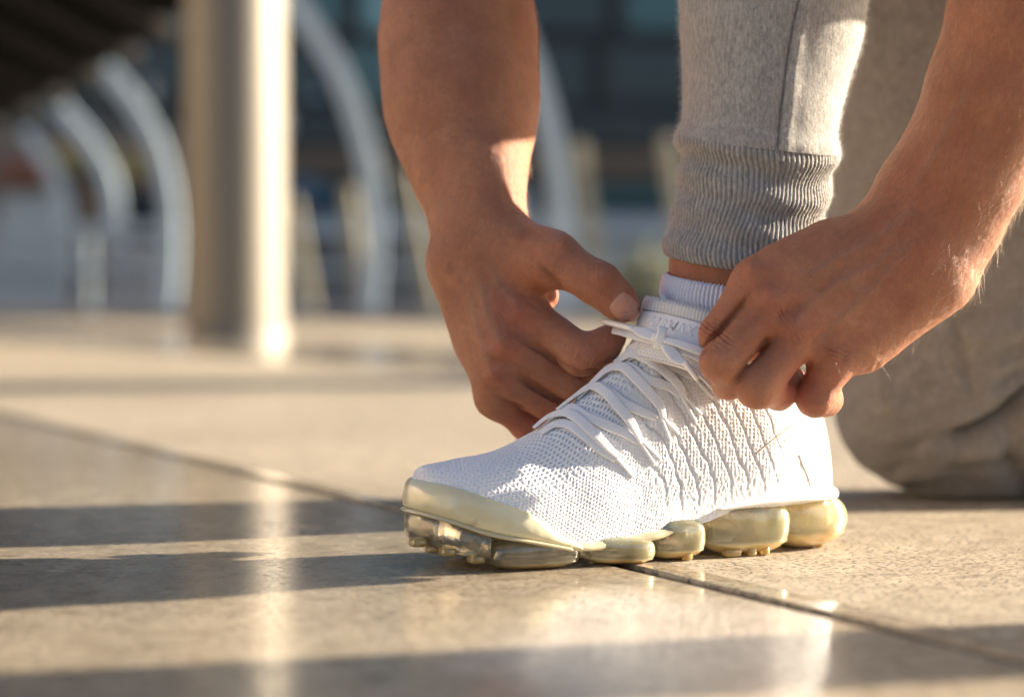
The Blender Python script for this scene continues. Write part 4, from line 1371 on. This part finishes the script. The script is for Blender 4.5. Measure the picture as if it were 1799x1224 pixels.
lh_strokes = [([(1322, 474)], 17, .0024), ([(1354, 522)], 17, .0030), ([(1398, 580)], 18, .0028), ([(1464, 618)], 16, .0018), ([(1340, 498), (1370, 490)], 10, -.0014), ([(1374, 552), (1400, 535)], 11, -.0020), ([(1434, 604), (1460, 580)], 11, -.0020),
              ([(1318, 514), (1300, 540), (1280, 564), (1256, 590), (1230, 620)], 4, -.0040), ([(1348, 598), (1336, 616)], 5, -.0030), ([(1422, 640), (1412, 655)], 5, -.002),
              ([(1440, 506), (1480, 474), (1520, 452)], 8, -.0011), ([(1330, 560), (1350, 575)], 6, -.0008), ([(1545, 640), (1530, 662)], 4, -.0008), ([(1525, 650), (1508, 668)], 4, -.0009), ([(1500, 665), (1484, 684)], 4, -.0009),
              ([(1262, 560), (1240, 578)], 3, -.0006), ([(1255, 555), (1236, 570)], 3, -.0005), ([(1246, 628), (1236, 648)], 3, -.0006), ([(1256, 622), (1244, 648)], 3, -.0005), ([(1640, 420)], 26, .0018), ([(1590, 420), (1560, 455)], 22, -.0010)]
lh_extra = []
lh_j = [((1320, 474, 1.150), .016, .7, None, False), ((1358, 520, 1.140), .016, 1.0, None, False), ((1400, 575, 1.142), .018, .9, ((1360, 620, 1.17), (1440, 560, 1.17)), True), ((1466, 615, 1.150), .016, .5, ((1440, 690, 1.17), (1475, 600, 1.17)), True),
        ((1240, 575, 1.16), .013, .45, ((1300, 530, 1.176), (1262, 586, 1.178)), True), ((1240, 640, 1.135), .014, .5, ((1330, 570, 1.17), (1266, 636, 1.16)), True), ((1305, 690, 1.13), .014, .5, None, False),
        ((1430, 715, 1.14), .014, .6, None, False), ((1395, 680, 1.17), .016, 1.0, None, False), ((1600, 330, 1.15), .03, .25, None, False), ((1620, 440, 1.15), .03, .35, None, False), ((1470, 690, 1.16), .014, .6, None, False)]
lh_j = [(deeper(a), b, c, None if d is None else (deeper(d[0]), deeper(d[1])), e) for a, b, c, d, e in lh_j]
lo = P(1205, 770, 1.10); hi = P(1960, -230, 1.30)
lo[1], hi[1] = 1.062, 1.272
lo[0] = P(1205, 700, 1.14)[0]; hi[0] = P(1830, 0, 1.27)[0] + 0.085
LHv, LHf, LHn, LHr, LHve = build_hand(lo, hi, 0.0010, lh_arm, lh_palm, lh_f, lh_veins, lh_extra, lh_j, lh_strokes)

# ankle ---------------------------------------------------------------------
Fd = Field(np.array([0.05, 1.17, 0.09]), np.array([0.25, 1.36, 0.30]), 0.0025)
AF = Fd.new()
Fd.cap(AF, P(1320, 360, 1.262), P(1290, 470, 1.262), M(100, 1.262), M(108, 1.262), 0)
Fd.cap(AF, P(1290, 470, 1.262), P(1290, 640, 1.262), M(108, 1.262), M(84, 1.26), 0.01)
ANv, ANf = Fd.mesh(AF)
# rest of the body above the frame --------------------------------------------
hipR, hipL = np.array([.50, 1.58, .62]), np.array([.53, 1.38, .60])
chest = np.array([.30, 1.36, .90]); neck = np.array([.17, 1.34, 1.02])
shR, shL = np.array([.20, 1.53, .93]), np.array([.24, 1.17, .93])
elR = P(800, -110, 1.395); elL = P(1842, -160, 1.137)
head = np.array([.06, 1.33, 1.08])
Fd = Field(np.array([-.15, .94, .26]), np.array([.72, 1.75, 1.30]), 0.008)
BF = Fd.new()
for a, b, r1, r2, k in ((hipR * .5 + hipL * .5, chest, .12, .14, .05), (chest, neck, .13, .065, .06), (neck, head, .058, .058, .03), (shR, chest, .07, .11, .06), (shL, chest, .07, .11, .06),
                        (shR, elR, .058, .050, .03), (shL, elL, .058, .046, .03), (head + [-.01, 0, .03], head + [-.035, 0, -.02], .088, .070, .03), (head + [-.06, 0, -.05], head + [-.085, 0, -.06], .038, .03, .03),
                        (head + [-.105, 0, .0], head + [-.125, 0, -.028], .010, .014, .012)):
    Fd.cap(BF, a, b, r1, r2, k, pad=.05)
for sy in (-1, 1):
    Fd.cap(BF, head + [.0, .088 * sy, .02], head + [.01, .09 * sy, -.02], .014, .011, .008, pad=.03)
    Fd.cap(BF, head + [-.103, .032 * sy, .012], head + [-.105, .034 * sy, .012], .014, .014, .008, pad=.03, sub=True)
    Fd.cap(BF, head + [-.094, .032 * sy, .012], head + [-.094, .033 * sy, .012], .012, .012, .002, pad=.03)
Fd.cap(BF, head + [-.118, -.022, -.055], head + [-.118, .022, -.055], .007, .007, .006, pad=.03, sub=True)
UBv, UBf = Fd.mesh(BF)

vs_, fs_, rd_, ve_ = [], [], [], []
off = 0
for v, f, r_, e_ in ((RHv, RHf, RHr, RHve), (LHv, LHf, LHr, LHve), (ANv, ANf, None, None), (UBv, UBf, None, None)):
    vs_.append(v); fs_.append(f + off); off += len(v)
    rd_.append(np.zeros(len(v)) if r_ is None else r_); ve_.append(np.zeros(len(v)) if e_ is None else e_)
body = np_mesh("body", np.vstack(vs_) - PL, np.vstack(fs_), M_skin, person, attrs={"red": np.concatenate(rd_), "vein": np.concatenate(ve_)})

# t-shirt and hair, above the frame
Fd = Field(np.array([0.0, 1.02, .45]), np.array([.75, 1.70, 1.12]), 0.010)
TF = Fd.new()
mR = shR * .55 + elR * .45; mL = shL * .55 + elL * .45
for a, b, r1, r2, k in ((hipR * .5 + hipL * .5, chest, .145, .155, .05), (chest, neck * .6 + chest * .4, .145, .10, .06), (shR, chest, .085, .12, .06), (shL, chest, .085, .12, .06), (shR, mR, .08, .075, .03), (shL, mL, .08, .072, .03)):
    Fd.cap(TF, a, b, r1, r2, k, pad=.06)
tv, tf = Fd.mesh(TF)
tv = tv + 0.006 * vnoise(tv, 14, 3)[:, None] * np.array([1, 1, .4])
np_mesh("t_shirt", tv - PL, tf, simple("charcoal_cotton", (0.05, 0.052, 0.058), 0.9, noise=(30, 0.2)), person, attrs={})
Fd = Field(head - .16, head + .18, 0.006)
HF = Fd.new()
Fd.cap(HF, head + [-.005, 0, .04], head + [.02, 0, .01], .094, .09, .02, pad=.05)
Fd.cap(HF, head + [-.11, 0, -.01], head + [-.06, 0, -.06], .075, .085, .01, pad=.05, sub=True)
hv, hf = Fd.mesh(HF)
hv = hv + vert_normals(hv, hf) * (0.004 * vnoise(hv, 90, 2))[:, None]
M_hairdark = simple("dark_brown_hair", (0.035, 0.022, 0.014), 0.5)
np_mesh("hair", hv - PL, hf, M_hairdark, person)

# fingernails ---------------------------------------------------------------
bb = BVHTree.FromPolygons([tuple(p) for p in RHv], [tuple(int(a) for a in q) for q in RHf])
def nail(cx, cy, ax, la, lb):
    ax = np.array(ax) / np.linalg.norm(ax); bx = np.array([-ax[1], ax[0]])
    n = 22
    G = np.zeros((n, n, 3)); Nn = np.zeros((n, n, 3))
    okc = True
    for i in range(n):
        for j in range(n):
            u = i / (n - 1) * 2 - 1; v = j / (n - 1) * 2 - 1
            # disc-like mapping
            uu = u * math.sqrt(1 - v * v * 0.30); vv = v * math.sqrt(1 - u * u * 0.26)
            px, py = np.array([cx, cy]) + ax * uu * la + bx * vv * lb
            r = raydir(px, py); r /= np.linalg.norm(r)
            h = bb.ray_cast(Vector((0, 0, CAM_H)), Vector(r))
            if h[0] is None: h = bb.find_nearest(Vector(P(px, py, 1.22)))
            nn = np.array(h[1]);
            if nn[1] > 0: nn = -nn
            G[i, j] = h[0]; Nn[i, j] = nn
    for _ in range(12):
        G[1:-1, 1:-1] = .25 * (G[:-2, 1:-1] + G[2:, 1:-1] + G[1:-1, :-2] + G[1:-1, 2:])
        Nn[1:-1, 1:-1] = .25 * (Nn[:-2, 1:-1] + Nn[2:, 1:-1] + Nn[1:-1, :-2] + Nn[1:-1, 2:])
    Nn /= np.linalg.norm(Nn, axis=-1, keepdims=True)
    u = np.linspace(-1, 1, n)[:, None] + 0 * G[..., 0]; v = np.linspace(-1, 1, n)[None] + 0 * G[..., 0]
    lift = 0.0009 * (1 - np.maximum(np.abs(v), np.maximum(-u, 0)) ** 4) + 0.0002 + 0.0004 * np.maximum(u, 0)
    top = G + Nn * lift[..., None]; bot = G - Nn * 0.0008
    ids = np.arange(n * n).reshape(n, n)
    loop = np.concatenate([ids[0, :-1], ids[:-1, -1], ids[-1, :0:-1], ids[:0:-1, 0]]); l2 = np.roll(loop, -1)
    f1 = grid_faces(n, n)
    np_mesh("fingernail", np.vstack([top.reshape(-1, 3), bot.reshape(-1, 3)]) - PL, np.vstack([f1, f1[:, ::-1] + n * n, np.stack([loop, loop + n * n, l2 + n * n, l2], 1)]), M_nail, person, attrs={'tip': np.tile(sstep(.80, .88, u).ravel() * .8 + .15 * sstep(-.6, -.9, u + .25 * v * v).ravel(), 2)})
nail(1098, 541, (0.72, 0.69), 25, 22)

# trousers --------------------------------------------------------------------
trous = bpy.data.objects.new("trousers", None); COL.objects.link(trous); trous.parent = person


def rings(prof, dcen, n, m):
    """tube whose outline is given by left/right photo edges: prof [(y, xl, xr)]"""
    ys = np.linspace(prof[0][0], prof[-1][0], n)
    xl = interp(ys, [(p[0], p[1]) for p in prof]); xr = interp(ys, [(p[0], p[2]) for p in prof])
    a = np.linspace(0, 2 * math.pi, m, endpoint=False)
    G = np.zeros((n, m, 3))
    rad = np.zeros(n)
    for i in range(n):
        d = dcen(ys[i])
        c = P((xl[i] + xr[i]) / 2, ys[i], d); r = M((xr[i] - xl[i]) / 2, d) * 0.997
        rad[i] = r
        G[i, :, 0] = c[0] + r * np.cos(a); G[i, :, 1] = c[1] + r * 0.95 * np.sin(a); G[i, :, 2] = c[2]
    return ys, a, G, rad


dc = lambda y: 1.262 + (460 - y) * 0.00004
# shin of the trouser leg
prof = [(-330, 1215, 1640), (-150, 1200, 1580), (0, 1195, 1522), (60, 1199, 1512), (130, 1202, 1494), (200, 1200, 1478), (236, 1197, 1470), (258, 1193, 1470)]
ys, a, G, rad = rings(prof, dc, 300, 420)
# the join with the cuff slopes down towards the near side
slope = lambda A: 0.006 * np.sin(A) + 0.0055 * -np.cos(A) * 1.0
k = sstep(120, 258, ys)[:, None]
G[:, :, 2] += k * slope(a)[None]
N = grid_normals(G, True)
if (N[150, 0, 0]) < 0: N = -N
fl = vnoise(G.reshape(-1, 3) * np.array([1, 1, 0.8]), 26, 1).reshape(G.shape[:2])
fl2 = vnoise(G.reshape(-1, 3), 75, 4).reshape(G.shape[:2])
# side seam
seam_px = interp(ys, [(-330, 1440), (0, 1410), (60, 1398), (130, 1386), (258, 1368)])
Cx = np.array([P(sx_, y_, dc(y_) - 0.06)[0] for sx_, y_ in zip(seam_px, ys)])
dxs = G[:, :, 0] - Cx[:, None]
front = G[:, :, 1] < G[:, :, 1].mean(1, keepdims=True)
seam = np.exp(-(dxs / 0.0009) ** 2) * front
welt = np.exp(-((dxs - 0.0055) / 0.0035) ** 2) * front
puff = 0.0022 * sstep(200, 246, ys)[:, None] * np.exp(-((ys[:, None] - 246) / 22) ** 2)
G = G + N * (0.0016 * fl + 0.0005 * fl2 - 0.0011 * seam + 0.0011 * welt + puff)[..., None]
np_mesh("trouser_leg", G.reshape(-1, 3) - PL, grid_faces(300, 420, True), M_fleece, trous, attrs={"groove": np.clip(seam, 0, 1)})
LEGG = (G, N)
# ribbed cuff
prof = [(246, 1189, 1474), (256, 1187, 1473), (272, 1189, 1470), (290, 1196, 1463), (320, 1193, 1457), (342, 1189, 1456), (360, 1187, 1450), (382, 1185, 1446), (400, 1178, 1442), (425, 1170, 1440), (450, 1165, 1440), (462, 1168, 1438), (464, 1176, 1430)]
NR, NA = 150, 1000
ys, a, G, rad = rings(prof, dc, NR, NA)
kk = sstep(240, 262, ys)[:, None] * 0 + 1
G[:, :, 2] += kk * slope(a)[None]
N = grid_normals(G, True)
if (N[75, 0, 0]) < 0: N = -N
L = (ys - ys[0]) / (ys[-1] - ys[0])
wob = 0.05 * np.sin(9 * L[:, None] + 3 * a[None]) + 0.05 * vnoise(G.reshape(-1, 3), 40, 6).reshape(NR, NA)
rb = np.cos(100 * (a[None] + wob * 0.5))
rb = np.sign(rb) * np.abs(rb) ** 0.7
bun = 0.0013 * np.sin(2 * math.pi * (L[:, None] * 3.4 + 0.25 * np.sin(2 * a[None] + .5) + 0.12 * vnoise(G.reshape(-1, 3), 22, 2).reshape(NR, NA))) * sstep(0, .1, L)[:, None] * sstep(1, .85, L)[:, None]
ribamp = 0.00034 * sstep(0.0, 0.05, L)[:, None]
G = G + N * (ribamp * rb + bun + 0.00018 * vnoise(G.reshape(-1, 3), 900, 3).reshape(NR, NA))[..., None]
np_mesh("ribbed_cuff", G.reshape(-1, 3) - PL, grid_faces(NR, NA, True), M_rib, trous, attrs={"groove": np.clip(-rb - .15, 0, 1) * 0.75 * sstep(0, .05, L)[:, None]})  # rib grooves darkened in colour to stand in for their shade
CUFG = (G, N)
# the kneeling leg, behind
Fd = Field(np.array([.12, 1.38, -0.004]), np.array([1.02, 1.90, .72]), 0.0042)
KF = Fd.new()
kn = P(1650, 760, 1.62)
kc_ = np.array([kn[0] + .012, 1.625, 0.098])
hipp = np.array([.375, 1.63, .64])
Fd.cap(KF, kc_, hipp, .090, .150, 0, pad=.06)
Fd.cap(KF, kc_ + [0.03, -.01, .06], kc_ + [0.07, -.015, .18], .095, .118, .04, pad=.06)
Fd.cap(KF, kc_ + [-.012, 0.0, -.016], kc_ + [.05, .0, -.02], .080, .076, .04, pad=.06)
Fd.cap(KF, kc_ + [.02, .0, -.022], np.array([.80, 1.64, .062]), .074, .056, .02, pad=.06)
KNv, KNf = Fd.mesh(KF)
KNv = relax(KNv, KNf, 2)
kn_n = vert_normals(KNv, KNf)
KNv = relax(KNv + kn_n * sculpt(KNv, kn_n, [([(1660, 785), (1700, 768), (1760, 738), (1840, 665)], 15, -.028), ([(1735, 696), (1799, 655), (1840, 640)], 11, -.014), ([(1690, 735), (1750, 705), (1840, 640)], 20, .006),
    ([(1640, 815), (1700, 800), (1770, 785)], 20, .004), ([(1786, 700), (1772, 780), (1782, 830), (1830, 880)], 16, -.010), ([(1672, 540), (1690, 620), (1708, 692)], 6, -.007), ([(1560, 720)], 70, .004), ([(1610, 860), (1720, 850)], 14, -.006), ([(1560, 800), (1640, 770), (1700, 775)], 12, -.007), ([(1590, 740), (1680, 715), (1740, 720)], 13, -.006), ([(1620, 690), (1700, 650), (1799, 610)], 14, -.007), ([(1540, 835), (1600, 815), (1680, 820)], 12, -.006), ([(1700, 560), (1799, 520)], 16, -.007), ([(1720, 600), (1799, 570)], 14, .006), ([(1660, 840), (1740, 815), (1799, 820)], 12, -.008),
    ([(1600, 700), (1660, 640)], 16, -.004), ([(1540, 640), (1580, 760)], 20, .003)])[:, None], KNf, 1)
kn_n = vert_normals(KNv, KNf)
KNv = KNv + kn_n * (0.004 * vnoise(KNv, 16, 3) + 0.0018 * vnoise(KNv * np.array([1, 1, 1.6]), 45, 5) + 0.0008 * vnoise(KNv, 120, 7))[:, None]
KNv[:, 2] = np.maximum(KNv[:, 2], 0.001)
np_mesh("trouser_leg", KNv - PL, KNf, M_knee, trous, attrs={"groove": np.zeros(len(KNv))})
# upper left thigh above the frame
Fd = Field(np.array([.02, 1.08, .36]), np.array([.78, 1.76, .80]), 0.009)
TF = Fd.new()
kL = P(1425, -330, 1.29) + np.array([0.005, 0.0, .02])
Fd.cap(TF, kL, hipL, .085, .12, .0, pad=.06); Fd.cap(TF, kL - [0, 0, .07], kL, .068, .082, .03, pad=.05); Fd.cap(TF, hipL, hipR, .135, .135, .05, pad=.06)
tv, tf = Fd.mesh(TF); tv = tv + vert_normals(tv, tf) * (0.004 * vnoise(tv, 18, 3))[:, None]
np_mesh("trouser_seat", tv - PL, tf, M_fleece, trous, attrs={"groove": np.zeros(len(tv))})

# sock: ribbed tube between the tongue and the ankle
prof = [(489, 1172, 1412), (491, 1166, 1418), (500, 1162, 1420), (520, 1158, 1420), (560, 1172, 1405), (640, 1205, 1375)]
NR, NA = 60, 800
ys, a, G, rad = rings(prof, lambda y: 1.262 - (y - 500) * 0.00003, NR, NA)
G[:, :, 2] += (0.0050 * np.sin(a) + 0.0042 * -np.cos(a) - .001)[None] * 1.0
N = grid_normals(G, True)
if (N[30, 0, 0]) < 0: N = -N
rb = np.cos(105 * a)[None] + 0 * G[:, :, 0]
# ribs run a little flatter at the very front
amp = 0.0007 * (0.35 + 0.65 * sstep(math.pi * 1.02, math.pi * 1.25, a))[None] * np.ones((NR, 1))
G = G + N * (amp * rb + 0.00025 * vnoise(G.reshape(-1, 3), 800, 3).reshape(NR, NA))[..., None]
np_mesh("sock", G.reshape(-1, 3) - PL, grid_faces(NR, NA, True), M_sock, person, attrs={"hole": np.clip(-rb, 0, 1) * .6})

# ------------------------------------------------------------------ hair and fuzz
def hair_mat(name, col, rough=0.35):
    t = NT(name)
    h = t.n("ShaderNodeBsdfHairPrincipled")
    h.parametrization = 'COLOR'
    h.inputs['Color'].default_value = (*col, 1)
    h.inputs['Roughness'].default_value = rough
    t.t.links.new(h.outputs[0], t.out.inputs[0])
    return t.m


def strands_obj(name, roots, dirs, lens, bends, rad, mat, npt=5):
    n = len(roots)
    hc = bpy.data.hair_curves.new(name)
    hc.add_curves([npt] * n)
    t = np.linspace(0, 1, npt)[None, :, None]
    pos = roots[:, None] + dirs[:, None] * lens[:, None, None] * t + bends[:, None] * lens[:, None, None] * t ** 2
    pos = pos - PL
    hc.position_data.foreach_set("vector", pos.astype(np.float32).ravel())
    ra = hc.attributes.get("radius") or hc.attributes.new("radius", 'FLOAT', 'POINT')
    r = np.broadcast_to(rad[:, None] * np.linspace(1, 0.3, npt)[None], (n, npt))
    ra.data.foreach_set("value", np.ascontiguousarray(r, np.float32).ravel())
    hc.materials.append(mat)
    o = bpy.data.objects.new(name, hc); COL.objects.link(o); o.parent = person
    o['kind'] = 'stuff'
    return o


def nrm(a): return a / np.maximum(np.linalg.norm(a, axis=-1, keepdims=True), 1e-9)


def pick(v, n_, mask, n):
    w_ = mask / mask.sum()
    i = RNG.choice(len(v), n, p=w_)
    return v[i], n_[i]


def arm_hair(v, n_, mask, flow, n, lmin, lmax, rad):
    r_, nn = pick(v, n_, mask, n)
    f = nrm(flow + RNG.normal(size=(n, 3)) * 0.45)
    f = nrm(f - nn * (f * nn).sum(1, keepdims=True))
    d = nrm(f * 0.8 + nn * RNG.uniform(.12, .5, (n, 1)))
    b = RNG.normal(size=(n, 3)) * 0.22 - nn * 0.22 + f * .1
    return r_ + RNG.normal(size=(n, 3)) * 0.0005, d, RNG.uniform(lmin, lmax, n), b, np.full(n, rad) * RNG.uniform(.7, 1.2, n)

def proj(v):
    """photo pixel of world points"""
    y = v[:, 1]; z = v[:, 2] - CAM_H
    fw = y * CP - z * SP; up = y * SP + z * CP
    return 899.5 + FPX * v[:, 0] / fw, 612 - FPX * up / fw

M_hair = hair_mat("arm_hair", (0.055, 0.030, 0.016))
px_, py_ = proj(LHv)
axl = np.array([-0.55, 0.8])
along = (px_ - 1610) * axl[0] + (py_ - 425) * axl[1]          # positive towards the fingers
mask = sstep(110, -40, along) * sstep(-260, -180, py_) + 0.30 * sstep(330, 60, along) * (np.array(LHn)[:, 1] < 0.2)
mask *= sstep(1330, 1420, px_) * (0.12 + 0.88 * sstep(0.0, 0.5, -LHn[:, 1]))
ulnar = sstep(-60, 90, (px_ - 1640) * 0.8 + (py_ - 385) * 0.55)
flow = nrm(P(1480, 620, 1.18) - P(1800, 60, 1.2))
A = arm_hair(LHv, LHn, mask, flow + np.array([-.1, 0, -.35]), 6500, .006, .0140, .000046)
strands_obj("arm_hair", *A, M_hair)
px_, py_ = proj(RHv)
mask = sstep(560, 380, py_) * sstep(-160, -100, py_)
A = arm_hair(RHv, RHn, mask, np.array([-.15, -.05, -1.0]), 3000, .005, .011, .000045)
strands_obj("arm_hair", *A, M_hair)
# short fluff on the fleece
M_fluff = hair_mat("grey_fluff", (0.55, 0.53, 0.50), 0.6)
for (G, N), n, ln in ((LEGG, 14000, .0026), (CUFG, 11000, .0018)):
    v = G.reshape(-1, 3); n_ = N.reshape(-1, 3)
    m = (n_[:, 1] < 0.45).astype(float) * sstep(.40, .34, v[:, 2])
    r_, nn = pick(v, n_, m, n)
    d = nrm(nn + RNG.normal(size=(n, 3)) * .7)
    strands_obj("fleece_fluff", r_, d, RNG.uniform(.5, 1.3, n) * ln, RNG.normal(size=(n, 3)) * .5, np.full(n, .000026), M_fluff, 4).parent = person
print("scene built", len(bpy.data.objects))
